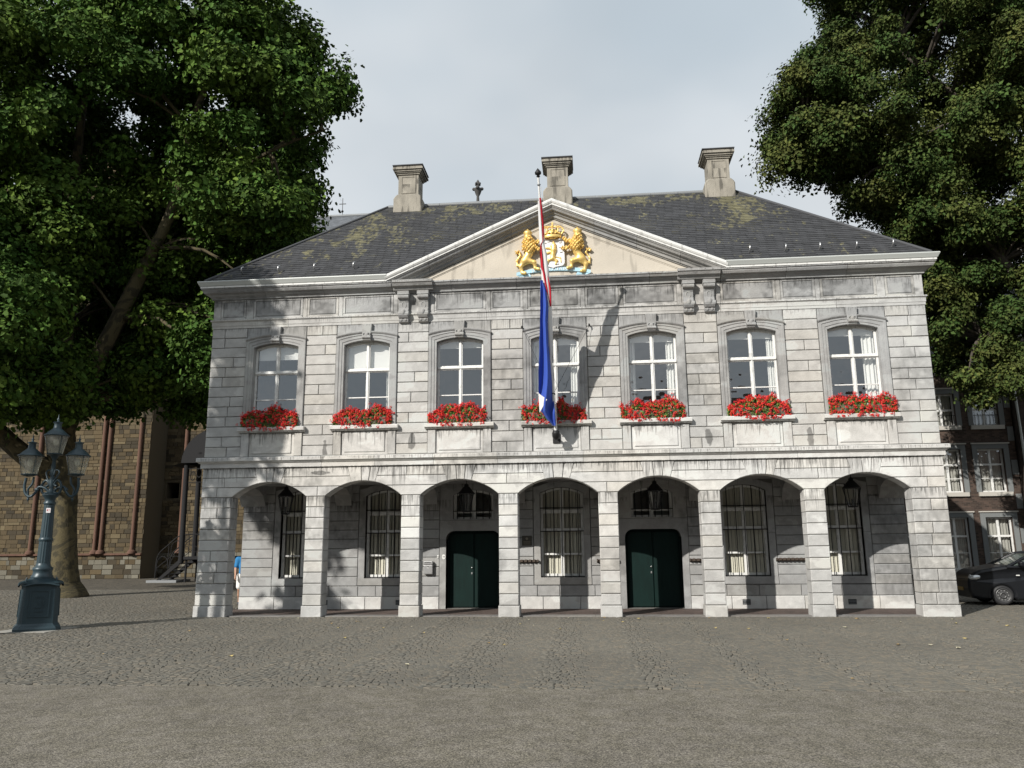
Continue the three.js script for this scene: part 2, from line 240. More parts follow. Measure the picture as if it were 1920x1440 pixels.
{ // string course, in lengths
  const prof = [[4.22, -0.2], [4.2, 0.13], [4.185, 0.15], [4.1, 0.15], [4.07, 0.105], [4.05, 0.085], [4.04, 0.055], [3.92, 0.055], [3.916, -0.2]];
  const cuts = [-BW]; const r = rng(21); while (cuts[cuts.length - 1] < BW - 2.2) cuts.push(cuts[cuts.length - 1] + 1.1 + 1.3 * r()); cuts.push(BW);
  for (let i = 0; i + 1 < cuts.length; i++) { const e0 = i === 0, e1 = i + 2 === cuts.length; mk('string_course_stone', colored(runX(prof.map(([y, z]) => [y, z > 0 ? z + 0.004 * (i % 2) : z]), cuts[i] + (e0 ? 0 : 0.004), cuts[i + 1] - (e1 ? 0 : 0.004), e0 ? 1 : 0, e1 ? -1 : 0), PALE), M.stone, house); }
  for (const s of [-1, 1]) mk('string_course_return', runZ(prof.filter(([y, z]) => z > 0), s * BW, s, 0, -9.1, true), M.stonePlain, house);
}
const WH = 0.645, WB = 5.02, WS = 7.29, WC = 7.41, WR = (WH * WH + 0.12 * 0.12) / 0.24, wArc = (x, k = 0) => WC + k - WR + Math.sqrt(Math.max(0, WR * WR - x * x));
{ // upper storey
  const sh = new THREE.Shape([[-BW + 0.03, 4.16], [BW - 0.03, 4.16], [BW - 0.03, 8.9], [-BW + 0.03, 8.9]].map((p) => new THREE.Vector2(...p)));
  for (const c of winX) { const h = new THREE.Path(), w = WH + 0.06; h.moveTo(c - w, WB - 0.1); h.lineTo(c + w, WB - 0.1); h.lineTo(c + w, WS); for (let k = 8; k >= -8; k--) h.lineTo(c + w * k / 8, wArc(k / 8 * WH, 0.06)); h.lineTo(c - w, WS); sh.holes.push(h); }
  const g = new THREE.ExtrudeGeometry(sh, { depth: 0.34, bevelEnabled: false }); g.translate(0, 0, -0.38);
  const wall = mk('upper_wall', g, M.core, house), H = 0.281, r = rng(31);
  for (let i = 0; i < 8; i++) { const a = i ? winX[i - 1] + 0.865 : -BW, b = i < 7 ? winX[i] - 0.865 : BW;
    for (let k = 0; k < 13; k++) { const y0 = 4.22 + k * H, y1 = k === 12 ? 7.868 : y0 + H, end = i === 0 || i === 7, n = end ? (r() < 0.8 ? 2 : 1) : (k + i) % 2 && r() < 0.75 ? 2 : 1, xm = mix(a, b, 0.35 + 0.3 * r());
      for (const [xa, xb] of n === 2 ? [[a, xm], [xm, b]] : [[a, b]]) stoneBlock(rect(xa, xb, y0, y1), end ? -0.3 : -0.1, (r() - 0.5) * 0.01, wall, ASH); } }
  // stones beside the keystones
  for (const c of winX) for (const s of [-1, 1]) { const lo = []; for (let k = 0; k <= 5; k++) { const x = mix(0.858, 0.13, k / 5); lo.push([c + s * x, wArc(x * WH / 0.86, 0.235)]); } const top = [[c + s * 0.15, 7.862], [c + s * 0.858, 7.862]]; let poly = [...lo, ...top]; if (s > 0) poly = poly.reverse(); stoneBlock(poly, -0.1, (r() - 0.5) * 0.008, wall, GREY); }
}
{ // side and rear walls, floors and rooms behind the windows
  for (const s of [-1, 1]) { const x0 = s * (BW - 0.02), x1 = s * (BW - 0.4); mk('side_wall', mg([boxG(Math.min(x0, x1), Math.max(x0, x1), 4.16, 8.9, -9.08, -0.3), boxG(Math.min(x0, x1), Math.max(x0, x1), -0.2, 3.94, -9.08, -2.9)]), M.stonePlain, house); }
  mk('rear_wall', boxG(-BW, BW, -0.2, 8.9, -9.4, -9.09), M.stonePlain, house);
  mk('upper_floor', boxG(-BW + 0.1, BW - 0.1, 3.66, 4.14, -9.08, -0.43), M.plaster, house);
  mk('attic_floor', boxG(-BW + 0.42, BW - 0.42, 8.5, 8.62, -9.08, -0.4), M.plaster, house);
  mk('room_wall', mg([boxG(-9.28, 9.28, 4.15, 8.49, -4.6, -4.45), ...[-6.5, -3.9, -1.3, 1.3, 3.9, 6.5].map((x) => boxG(x - 0.06, x + 0.06, 4.15, 8.49, -4.44, -0.5))]), M.roomWall, house);
  mk('room_partition', boxG(-9.28, 9.28, 0, 3.6, -5.1, -5), M.roomWall, house);
}
{ // frieze: sunk panels and plain strips, with the band below it
  const fr = mk('frieze', boxG(-BW + 0.02, BW - 0.02, 8.125, 8.8, -0.3, -0.05), M.core, house); const r = rng(41);
  const band = [[8.13, -0.2], [8.125, 0.05], [8.09, 0.055], [8.075, 0.035], [8.06, 0.02], [7.95, 0.018], [7.945, 0.008], [7.87, 0.006], [7.868, -0.2]];
  const cuts = [-BW]; while (cuts[cuts.length - 1] < BW - 2.4) cuts.push(cuts[cuts.length - 1] + 1.2 + 1.2 * r()); cuts.push(BW);
  for (let i = 0; i + 1 < cuts.length; i++) { const e0 = i === 0, e1 = i + 2 === cuts.length; mk('band_stone', colored(runX(band.map(([y, z]) => [y, z > 0 ? z + 0.003 * (i % 2) : z]), cuts[i] + (e0 ? 0 : 0.004), cuts[i + 1] - (e1 ? 0 : 0.004), e0 ? 1 : 0, e1 ? -1 : 0), ASH), M.stone, fr); }
  const spans = []; for (let i = 0; i < 7; i++) spans.push([winX[i] - 0.72, winX[i] + 0.72, 1]); for (let i = 0; i < 6; i++) { const m = (winX[i] + winX[i + 1]) / 2; if (Math.abs(Math.abs(m) - 3.9) > 0.2) spans.push([m - 0.45, m + 0.45, 1]); else spans.push([m - 0.45, m + 0.45, 0]); }
  spans.push([-9.48, -8.74, 1], [8.74, 9.48, 1]); spans.sort((a, b) => a[0] - b[0]);
  let x = -BW; for (const [a, b, p] of spans) { if (a - x > 0.03) stoneBlock(rect(x, a, 8.13, 8.72, 0.005), -0.1, (r() - 0.5) * 0.006, fr, ASH, 0.01, 'frieze_block'); x = b;
    if (!p) { stoneBlock(rect(a, b, 8.13, 8.72, 0.005), -0.1, 0, fr, ASH, 0.01, 'frieze_block'); continue; }
    const f = new Geo().color(...stoneTint(ASH)); const t = 0.065; for (const q of [rect(a, b, 8.13, 8.13 + t, 0.004), rect(a, b, 8.72 - t, 8.72, 0.004), rect(a, a + t, 8.13 + t, 8.72 - t, 0.002), rect(b - t, b, 8.13 + t, 8.72 - t, 0.002)]) f.prism(q, -0.1, 0, 0.006);
    const pnl = mk('frieze_panel', f.color(...stoneTint(GREY)).prism(rect(a + t, b - t, 8.13 + t, 8.72 - t, 0.001), -0.1, -0.022, 0).prism(rect(a + t + 0.02, b - t - 0.02, 8.15 + t, 8.7 - t, 0.001), -0.1, -0.006, 0.012).build(), M.stone, fr); }
  if (BW - x > 0.03) stoneBlock(rect(x, BW, 8.13, 8.72, 0.005), -0.1, 0, fr, ASH, 0.01, 'frieze_block');
}
{ // main cornice in lengths, gutter above it
  const prof = [[9.0, -0.2], [9.0, 0.27], [8.97, 0.285], [8.95, 0.25], [8.93, 0.255], [8.87, 0.22], [8.86, 0.16], [8.84, 0.15], [8.8, 0.1], [8.765, 0.07], [8.76, 0.05], [8.72, 0.045], [8.718, -0.2]];
  const low = [[8.985, -0.2], [8.985, 0.25], [8.94, 0.26], [8.925, 0.235], [8.87, 0.2], [8.86, 0.14], [8.83, 0.13], [8.79, 0.08], [8.76, 0.05], [8.72, 0.045], [8.718, -0.2]];
  const piece = (p, a, b, ma, mb, base) => mk('cornice_stone', colored(runX(p, a, b, ma, mb), base), M.stone, house);
  const r = rng(51); const run = (p, a, b, ma, mb) => { const n = Math.round((b - a) / 1.9); let x = a; for (let i = 0; i < n; i++) { const y = i + 1 === n ? b : a + (b - a) * (i + 1 + 0.3 * (r() - 0.5)) / n; piece(p.map(([u, v]) => [u, v > 0 ? v + 0.005 * (i % 2) : v]), x + (i ? 0.004 : 0), y - (i + 1 === n ? 0 : 0.004), i ? 0 : ma, i + 1 === n ? mb : 0, GREY); x = y; } };
  run(prof, -BW, -4.5, 1, 0); run(prof, 4.5, BW, 0, -1); run(low, -4.49, 4.49, 0, 0);
  // blocks over the consoles
  for (const s of [-1, 1]) mk('cornice_break', colored(runX([[9.02, -0.2], [9.02, 0.33], [8.95, 0.34], [8.93, 0.31], [8.86, 0.27], [8.84, 0.2], [8.77, 0.16], [8.765, -0.2]], s * 3.9 - 0.56, s * 3.9 + 0.56), GREY), M.stone, house);
  const gut = [[9.17, -0.1], [9.2, 0.34], [9.19, 0.365], [9.165, 0.37], [9.1, 0.335], [9.06, 0.315], [9.055, -0.1]], fas = [[9.054, -0.1], [9.054, 0.3], [9.003, 0.295], [9.003, -0.1]];
  for (const [a, b, ma, mb] of [[-BW, -4.62, 1, 0], [4.62, BW, 0, -1]]) { const gm = mk('gutter', runX(gut, a, b, ma, mb), M.gutter, house); mk('fascia', runX(fas, a, b, ma, mb), M.white, gm); }
  for (const s of [-1, 1]) { mk('cornice_return', colored(runZ(prof.filter(([y, z]) => z > 0), s * BW, s, 0, -9.3, true), GREY), M.stone, house); mk('gutter_return', runZ(gut.filter(([y, z]) => z > 0), s * BW, s, 0, -9.3, true), M.gutter, house); }
}
{ // pediment
  const tym = mk('tympanum', new Geo().prism([[-4.3, 8.98], [4.3, 8.98], [0, 10.92]], -0.4, -0.06, 0).build(), M.render, house);
  const top = (x) => 11.19 - Math.abs(x) * 0.437, c = Math.hypot(1, 0.437), k = (d) => -d * c;
  const P = (list) => list.map(([d, z]) => [k(d), z]);
  const stone = P([[0.14, -0.38], [0.14, 0.26], [0.165, 0.27], [0.185, 0.24], [0.235, 0.21], [0.245, 0.14], [0.29, 0.1], [0.31, 0.05], [0.37, 0.04], [0.375, 0.0], [0.4, -0.01], [0.405, -0.38]]);
  const cap = P([[-0.02, -0.4], [-0.02, 0.33], [0.0, 0.35], [0.05, 0.345], [0.09, 0.32], [0.1, 0.3], [0.138, 0.295], [0.138, -0.4]]);
  for (const s of [-1, 1]) { const cuts = [0, 1.15, 2.3, 3.45, 4.62]; for (let i = 0; i < 4; i++) { const a = cuts[i] + (i ? 0.004 : 0), b = cuts[i + 1] - 0.004; mk('raking_cornice_stone', colored(runX(stone.map(([y, z]) => [y, z > 0 ? z + 0.004 * (i % 2) : z]), s > 0 ? a : -b, s > 0 ? b : -a, 0, 0, top), GREY), M.stone, tym); } mk('raking_fascia', runX(cap, s > 0 ? 0 : -4.66, s > 0 ? 4.66 : 0, 0, 0, top), M.white, tym); 
    mk('tympanum_fillet', runX(P([[0.42, -0.07], [0.42, -0.03], [0.5, -0.03], [0.505, -0.045], [0.53, -0.05], [0.53, -0.07]]), s > 0 ? 0 : -4.05, s > 0 ? 4.05 : 0, 0, 0, top), M.render, tym); }
  mk('pediment_roof', new Geo().quad([0, 11.185, 0.3], [0, 11.185, -2.04], [-4.58, 9.19, 0.2], [-4.62, 9.17, 0.3]).quad([0, 11.185, 0.3], [4.62, 9.17, 0.3], [4.58, 9.19, 0.2], [0, 11.185, -2.04]).build(), M.slatePlain, house);
}
for (const x of [-4.16, -3.61, 3.61, 4.16]) { // carved consoles
  const w = 0.15, sh = new THREE.Shape(); [[0, 8.72], [0.2, 8.72], [0.22, 8.64], [0.2, 8.56], [0.13, 8.5], [0.09, 8.42], [0.075, 8.28], [0.11, 8.2], [0.17, 8.13], [0.18, 8.05], [0.14, 7.99], [0.09, 7.97], [0.1, 7.93], [0.08, 7.88], [0.02, 7.86], [0, 7.86]].forEach(([z, y], i) => (i ? sh.lineTo(z, y) : sh.moveTo(z, y)));
  const g = new THREE.ExtrudeGeometry(sh, { depth: 2 * w - 0.05, bevelEnabled: true, bevelSize: 0.012, bevelThickness: 0.012, bevelSegments: 1 }); g.rotateY(-Math.PI / 2); g.translate(x + w - 0.025, 0, 0);
  const c = mk('console', colored(g, GREY), M.stone, house);
  mk('cap_block', colored(new THREE.BoxGeometry(0.32, 0.1, 0.22).translate(x, 8.67, 0.13), GREY), M.stone, c);
  mk('scroll', colored(mg([tf(new THREE.CylinderGeometry(0.065, 0.065, 0.3, 12), x, 8.57, 0.165, 0, 0, Math.PI / 2), tf(new THREE.CylinderGeometry(0.075, 0.075, 0.3, 12), x, 8.09, 0.12, 0, 0, Math.PI / 2), tf(new THREE.SphereGeometry(0.07, 10, 8), x, 8.13, 0.17, 0, 0, 0, [0.9, 1.2, 0.7]), tf(new THREE.SphereGeometry(0.05, 8, 6), x - 0.06, 7.93, 0.08), tf(new THREE.SphereGeometry(0.05, 8, 6), x + 0.06, 7.93, 0.08), tf(new THREE.TorusGeometry(0.06, 0.018, 6, 12), x, 8.35, 0.09, 0.1, 0, 0, [1, 1.5, 1])]), GREY), M.stone, c);
}
// ---- upper windows with surrounds
function sweep(path, prof) { // path of [x, y, nx, ny]; profile of [outward offset, z]
  const g = new Geo(), st = path.map(([x, y, nx, ny]) => prof.map(([o, z]) => [x + nx * o, y + ny * o, z]));
  for (let i = 0; i + 1 < st.length; i++) for (let j = 0; j + 1 < prof.length; j++) g.quad(st[i][j], st[i][j + 1], st[i + 1][j + 1], st[i + 1][j]);
  for (const s of [st[0], st[st.length - 1]]) { const cx = s.reduce((a, p) => a.map((v, k) => v + p[k] / s.length), [0, 0, 0]); for (let j = 0; j + 1 < s.length; j++) g.tri(cx, s[j], s[j + 1]); }
  return g.build();
}
function frameShape(h, y0, ys, yc, holes) { // white timber frame with arched head
  const R = (h * h + (yc - ys) ** 2) / (2 * (yc - ys)), arc = (x) => yc - R + Math.sqrt(R * R - x * x), sh = new THREE.Shape(); sh.moveTo(-h, y0); sh.lineTo(h, y0); sh.lineTo(h, ys); for (let k = 7; k >= -8; k--) sh.lineTo(h * k / 8, arc(h * k / 8));
  for (const [x0, x1, a, b] of holes) { const p = new THREE.Path(); p.moveTo(x0, a); if (b === 'arc') { const d = 0.06; p.lineTo(x0, arc(x0) - d); for (let k = 1; k <= 5; k++) { const x = mix(x0, x1, k / 5); p.lineTo(x, arc(x) - d); } p.lineTo(x1, a); } else { p.lineTo(x0, b); p.lineTo(x1, b); p.lineTo(x1, a); } sh.holes.push(p); }
  return { sh, arc };
}
function paneGeo([x0, x1, a, b], arc, z) { const g = new Geo(), e = 0.012; if (b === 'arc') { const p = [[x0 - e, a - e], [x1 + e, a - e]]; for (let k = 5; k >= 0; k--) { const x = mix(x0 - e, x1 + e, k / 5); p.push([x, arc(x) - 0.06 + e]); } const f = THREE.ShapeUtils.triangulateShape(p.map((q) => new THREE.Vector2(...q)), []); for (const [i, j, k] of f) g.tri([...p[i], z], [...p[j], z], [...p[k], z]); } else g.quad([x0 - e, a - e, z], [x1 + e, a - e, z], [x1 + e, b + e, z], [x0 - e, b + e, z]); return g.build(); }
function drape(x0, x1, y0, y1, z, folds, amp) { const n = folds * 8, g = new Geo(), s = (i) => { const t = i / n; return [mix(x0, x1, t), z + amp * Math.sin(t * folds * TAU) + amp * 0.4 * Math.sin(t * folds * 2.7 + x0)]; }; for (let i = 0; i < n; i++) { const a = s(i), b = s(i + 1); g.quad([a[0], y0, a[1]], [b[0], y0, b[1]], [b[0], y1, b[1]], [a[0], y1, a[1]]); } return g.build(); }
const seventh = ['first', 'second', 'third', 'fourth', 'fifth', 'sixth', 'seventh'];
winX.forEach((c, wi) => {
  const jp = [[0, -0.34], [0, 0.012], [0.05, 0.012], [0.06, 0.028], [0.13, 0.028], [0.14, 0.045], [0.2, 0.045], [0.215, 0.03], [0.215, -0.1]];
  const hp = []; for (let k = -8; k <= 8; k++) { const x = k / 8 * WH, nx = x / WR, l = Math.hypot(nx, 1); hp.push([c + x, wArc(x), k === -8 ? -1 : k === 8 ? 1 : nx / l * 2.4, k === -8 || k === 8 ? 1 : 1]); }
  const sur = mk('window_surround', colored(sweep(hp, jp), GREY), M.stone, house);
  for (const s of [-1, 1]) mk('jamb', colored(sweep([[c + s * WH, WB, s, 0], [c + s * WH, 6.2, s, 0], [c + s * WH, WS, s, 1]], jp), GREY), M.stone, sur);
  const hood = hp.map(([x, y, nx, ny], k) => [c + (x - c) * 0.865 / WH, y + 0.215, 0, 1]);
  mk('hood_mould', colored(sweep(hood, [[-0.035, 0.02], [-0.03, 0.06], [0, 0.085], [0.025, 0.09], [0.03, 0.03], [0.03, -0.05]]), GREY), M.stone, sur);
  const ks = mk('keystone', colored(new Geo().color(...GREY).prism([[c - 0.11, WC - 0.02], [c + 0.11, WC - 0.02], [c + 0.15, 7.862], [c - 0.15, 7.862]], -0.1, 0.095, 0.015).build(), GREY), M.stone, sur);
  mk('keystone_scroll', colored(mg([tf(new THREE.CylinderGeometry(0.045, 0.045, 0.24, 10), c, WC + 0.06, 0.1, 0, 0, Math.PI / 2), tf(new THREE.SphereGeometry(0.055, 8, 6), c, WC + 0.14, 0.1, 0, 0, 0, [1.2, 1, 0.6]), tf(new THREE.TorusGeometry(0.045, 0.015, 5, 10), c - 0.05, WC + 0.14, 0.11), tf(new THREE.TorusGeometry(0.045, 0.015, 5, 10), c + 0.05, WC + 0.14, 0.11)]), GREY), M.stone, sur);
  mk('sill', colored(runX([[WB + 0.012, -0.36], [WB, 0.13], [WB - 0.02, 0.15], [WB - 0.1, 0.145], [WB - 0.11, 0.11], [WB - 0.14, 0.09], [WB - 0.145, -0.36]], c - 0.935, c + 0.935), PALE), M.stone, sur);
  // apron below the sill
  for (const s of [-1, 1]) stoneBlock(s < 0 ? rect(c - 0.865, c - 0.64, 4.22, 4.874, 0.005) : rect(c + 0.64, c + 0.865, 4.22, 4.874, 0.005), -0.1, 0.035, sur, ASH, 0.01, 'apron_pier');
  const ap = new Geo().color(...stoneTint(PALE)).prism(rect(c - 0.64, c + 0.64, 4.22, 4.874, 0.004), -0.1, -0.012, 0.008).prism(rect(c - 0.56, c + 0.56, 4.3, 4.83, 0), -0.05, 0.014, 0.012); mk('apron_panel', ap.build(), M.stone, sur);
  // timber window
  const g = 0.045, tr = 6.57, mu = 5.82, xm = 0.048, fx = WH - 0.058, holes = []; for (const s of [-1, 1]) { const a = s < 0 ? -fx : xm, b = s < 0 ? -xm : fx; holes.push([a, b, tr + 0.07, 'arc'], [a, b, mu + 0.014, tr - 0.045], [a, b, WB + 0.09, mu - 0.014]); }
  const { sh, arc } = frameShape(WH - 0.004, WB + 0.012, WS, WC - 0.006, holes);
  const fg = new THREE.ExtrudeGeometry(sh, { depth: 0.06, bevelEnabled: false }); fg.translate(c, 0, -0.22);
  const win = mk('window', mg([fg, new RoundedBoxGeometry(2 * WH - 0.02, 0.06, 0.04, 1, 0.01).translate(c, tr + 0.01, -0.142), boxG(c - 0.02, c + 0.02, WB + 0.02, WC - 0.08, -0.161, -0.138)]), M.white, house);
  for (const h of holes) { const p = mk('pane', paneGeo(h, arc, 0), M.glass, win); p.position.set(c, 0, -0.19); p.rotation.y = 0; }
  if (wi < 2) mk('roller_blind', boxG(c - 0.6, c + 0.6, wi ? 6.62 : 6.98, 7.36, -0.3, -0.29), M.curtain, win);
  else mk('roller_blind', boxG(c - 0.6, c + 0.6, 7.16, 7.37, -0.3, -0.29), M.curtain, win);
  const cw = [0, 0.12, 0.06, 0.2, 0.22, 0.16, 0.3][wi]; if (cw > 0.05) { mk('curtain', drape(c + WH - cw - 0.04, c + WH - 0.02, WB + 0.02, 7.3, -0.36, 3, 0.022), M.curtain, win); if (wi === 4 || wi === 3) mk('curtain', drape(c - WH + 0.02, c - WH + 0.2, WB + 0.02, 7.3, -0.36, 2, 0.022), M.curtain, win); }
});
// ---- porch
const BZ = -2.55;
{
  const doors = [-2.6, 2.6], wins = [-7.8, -5.2, 0, 5.2, 7.8], wh = 0.63;
  const sh = new THREE.Shape([[-9.62, -0.2], [9.62, -0.2], [9.62, 3.66], [-9.62, 3.66]].map((p) => new THREE.Vector2(...p)));
  const arcW = (x, h, s, cr) => { const R = (h * h + (cr - s) ** 2) / (2 * (cr - s)); return cr - R + Math.sqrt(R * R - x * x); };
  for (const c of wins) { const p = new THREE.Path(); p.moveTo(c - wh, 0.88); p.lineTo(c + wh, 0.88); for (let k = 8; k >= -8; k--) p.lineTo(c + wh * k / 8, arcW(wh * k / 8, wh, 3.28, 3.45)); sh.holes.push(p); }
  const doorPts = (c, h, y0, y1, r) => { const p = [[c - h, y0], [c + h, y0], [c + h, y1 - r]]; for (let k = 1; k <= 5; k++) p.push([c + h - r + r * Math.cos(k / 5 * Math.PI / 2), y1 - r + r * Math.sin(k / 5 * Math.PI / 2)]); for (let k = 0; k <= 5; k++) p.push([c - h + r - r * Math.sin(k / 5 * Math.PI / 2), y1 - r + r * Math.cos(k / 5 * Math.PI / 2)]); return p; };
  for (const c of doors) { sh.holes.push(new THREE.Path(doorPts(c, 0.8, 0.02, 2.22, 0.24).map((p) => new THREE.Vector2(...p)))); const p = new THREE.Path(); p.moveTo(c - 0.61, 2.54); p.lineTo(c + 0.61, 2.54); for (let k = 8; k >= -8; k--) p.lineTo(c + 0.61 * k / 8, arcW(0.61 * k / 8, 0.61, 3.28, 3.42)); sh.holes.push(p); }
  const g = new THREE.ExtrudeGeometry(sh, { depth: 0.36, bevelEnabled: false }); g.translate(0, 0, BZ - 0.4);
  const wall = mk('porch_wall', g, M.core, house), r = rng(61);
  // courses; cut by the openings and their dressed frames
  const op = [...wins.map((c) => [c - wh - 0.2, c + wh + 0.2, 0.68, 3.62]), ...doors.map((c) => [c - 0.99, c + 0.99, -1, 3.62])];
  const ys = [-0.1, 0.36, 0.66]; while (ys[ys.length - 1] < 3.3) ys.push(ys[ys.length - 1] + 0.27); ys.push(3.655);
  for (let k = 0; k + 1 < ys.length; k++) { const y0 = ys[k], y1 = ys[k + 1], cut = op.filter(([, , a, b]) => y1 > a + 0.05 && y0 < b - 0.05).sort((a, b) => a[0] - b[0]); let x = -9.6; const seg = []; for (const [a, b] of cut) { if (a - x > 0.05) seg.push([x, a]); x = b; } seg.push([x, 9.6]);
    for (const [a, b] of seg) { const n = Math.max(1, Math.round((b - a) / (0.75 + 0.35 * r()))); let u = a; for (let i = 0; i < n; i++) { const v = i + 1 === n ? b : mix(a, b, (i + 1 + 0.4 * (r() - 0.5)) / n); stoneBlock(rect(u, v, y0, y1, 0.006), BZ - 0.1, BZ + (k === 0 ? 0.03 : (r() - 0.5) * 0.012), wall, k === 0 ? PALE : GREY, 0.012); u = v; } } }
  for (const c of wins) { const hp = []; for (let k = -8; k <= 8; k++) { const x = wh * k / 8; hp.push([c + x, arcW(x, wh, 3.28, 3.45), k === -8 ? -1 : k === 8 ? 1 : x / wh * 0.4, 1]); }
    const jp = [[0, BZ - 0.3], [0, BZ + 0.01], [0.185, BZ + 0.01], [0.19, BZ - 0.05]];
    const s0 = mk('barred_window_surround', colored(sweep(hp, jp), GREY), M.stone, house); for (const s of [-1, 1]) { mk('jamb', colored(sweep([[c + s * wh, 0.88, s, 0], [c + s * wh, 2.08, s, 0]], jp), GREY), M.stone, s0); mk('jamb', colored(sweep([[c + s * wh, 2.09, s, 0], [c + s * wh, 3.28, s, 1]], jp), GREY), M.stone, s0); }
    mk('sill', colored(boxG(c - wh - 0.19, c + wh + 0.19, 0.68, 0.88, BZ - 0.3, BZ + 0.015), GREY), M.stone, s0);
    const holes = []; for (const s of [-1, 1]) { const a = s < 0 ? -wh + 0.08 : 0.05, b = s < 0 ? -0.05 : wh - 0.08; holes.push([a, b, 2.82, 'arc'], [a, b, 2.27, 2.7], [a, b, 1.56, 2.19], [a, b, 0.98, 1.51]); }
    const { sh: fs, arc } = frameShape(wh - 0.004, 0.884, 3.28, 3.444, holes); const fg = new THREE.ExtrudeGeometry(fs, { depth: 0.06, bevelEnabled: false }); fg.translate(c, 0, BZ - 0.24);
    const win = mk('barred_window', mg([fg, boxG(c - wh + 0.01, c + wh - 0.01, 2.73, 2.8, BZ - 0.181, BZ - 0.15)]), M.white, house);
    for (const h of holes) mk('pane', paneGeo(h, arc, 0), M.glassPorch, win).position.set(c, 0, BZ - 0.21);
    const bl = new Geo(); for (let k = 0; k < 11; k++) { const x = c - 0.55 + k * 0.108; bl.quad([x, 0.9, BZ - 0.34], [x + 0.09, 0.9, BZ - 0.31], [x + 0.09, 3.4, BZ - 0.31], [x, 3.4, BZ - 0.34]); } mk('vertical_blind', bl.build(), M.blind, win);
    for (let k = 0; k < 5; k++) { const x = c + (k - 2) * 0.235; mk('bar', rod([x, 0.87, BZ - 0.06], [x, arcW(x - c, wh, 3.28, 3.45), BZ - 0.06], 0.013), M.iron, win); }
    for (const y of [0.89, 2.17, 2.84]) mk('cross_bar', boxG(c - wh, c + wh, y, y + 0.027, BZ - 0.075, BZ - 0.045), M.iron, win); }
  for (const c of doors) {
    const out = doorPts(c, 0.99, -0.1, 2.5, 0.02), inn = doorPts(c, 0.8, -0.1, 2.22, 0.24); const ds = new THREE.Shape([[c - 0.985, -0.1], [c - 0.8, -0.1], [c - 0.8, 1.98], ...inn.slice(3).reverse().slice(1, -1), [c + 0.8, 1.98], [c + 0.8, -0.1], [c + 0.985, -0.1], [c + 0.985, 2.52], [c - 0.985, 2.52]].map((p) => new THREE.Vector2(...p)));
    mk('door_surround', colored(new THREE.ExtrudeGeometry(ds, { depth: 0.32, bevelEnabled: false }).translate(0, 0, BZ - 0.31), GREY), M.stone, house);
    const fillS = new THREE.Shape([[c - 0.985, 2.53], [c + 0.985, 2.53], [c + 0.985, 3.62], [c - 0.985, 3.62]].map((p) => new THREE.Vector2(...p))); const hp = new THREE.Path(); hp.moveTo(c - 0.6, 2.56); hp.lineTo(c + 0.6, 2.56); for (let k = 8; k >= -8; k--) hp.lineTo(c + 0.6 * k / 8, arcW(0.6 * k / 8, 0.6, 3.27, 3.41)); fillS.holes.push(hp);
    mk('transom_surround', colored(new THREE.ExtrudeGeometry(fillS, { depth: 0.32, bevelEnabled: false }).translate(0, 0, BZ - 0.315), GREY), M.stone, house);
    const d = mk('door', new Geo().prism(doorPts(c, 0.8, 0.02, 2.22, 0.24), BZ - 0.36, BZ - 0.3, 0).build(), M.door, house);
    for (const s of [-1, 1]) { const lf = mk('door_leaf', new Geo().prism(s < 0 ? [[c - 0.74, 0.04], [c - 0.012, 0.04], [c - 0.012, 2.16], [c - 0.62, 2.16], [c - 0.74, 2.04]] : [[c + 0.012, 0.04], [c + 0.74, 0.04], [c + 0.74, 2.04], [c + 0.62, 2.16], [c + 0.012, 2.16]], BZ - 0.31, BZ - 0.26, 0.015).build(), M.door, d); }
    mk('door_handle', mg([tf(new THREE.SphereGeometry(0.022, 10, 8), c - 0.07, 1.16, BZ - 0.24), tf(new THREE.CylinderGeometry(0.02, 0.02, 0.02, 10), c - 0.07, 1.0, BZ - 0.25, Math.PI / 2), boxG(c - 0.085, c - 0.055, 0.97, 1.03, BZ - 0.26, BZ - 0.25)]), M.steel, d);
    const holes = []; for (const s of [-1, 1]) { const a = s < 0 ? -0.52 : 0.05, b = s < 0 ? -0.05 : 0.52; holes.push([a, b, 2.8, 'arc'], [a, b, 2.62, 2.74]); }
    const { sh: fs, arc } = frameShape(0.6, 2.56, 3.27, 3.41, holes); const fg = new THREE.ExtrudeGeometry(fs, { depth: 0.06, bevelEnabled: false }).translate(c, 0, BZ - 0.25);
    const win = mk('transom_window', fg, M.white, house); for (const h of holes) mk('pane', paneGeo(h, arc, 0), M.glassPorch, win).position.set(c, 0, BZ - 0.22);
    for (let k = 0; k < 6; k++) { const x = c + (k - 2.5) * 0.19; mk('bar', rod([x, 2.56, BZ - 0.07], [x, arcW(x - c, 0.6, 3.27, 3.41), BZ - 0.07], 0.012), M.iron, win); } mk('cross_bar', boxG(c - 0.6, c + 0.6, 2.78, 2.805, BZ - 0.085, BZ - 0.055), M.iron, win);
  }
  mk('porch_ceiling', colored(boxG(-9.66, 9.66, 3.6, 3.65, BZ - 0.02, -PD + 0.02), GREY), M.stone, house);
  for (let i = 0; i < 8; i++) { const x = i === 0 ? -9.3 : i === 7 ? 9.3 : (winX[i - 1] + winX[i]) / 2, w = i === 0 || i === 7 ? 0.38 : 0.24; const s = new THREE.Shape(); s.moveTo(0, 3.6); s.lineTo(0, 3.0); for (let k = 0; k <= 10; k++) { const t = k / 10; s.lineTo(0.02 + t * 2.06, 3.02 + 0.48 * Math.sqrt(Math.max(0, 1 - (2 * t - 1) ** 2))); } s.lineTo(2.1, 3.0); s.lineTo(2.1, 3.6); const gg = new THREE.ExtrudeGeometry(s, { depth: 2 * w, bevelEnabled: false }); gg.rotateY(-Math.PI / 2); gg.translate(x + w, 0, BZ + 0.005); mk('transverse_arch', colored(gg, GREY), M.stone, house); }
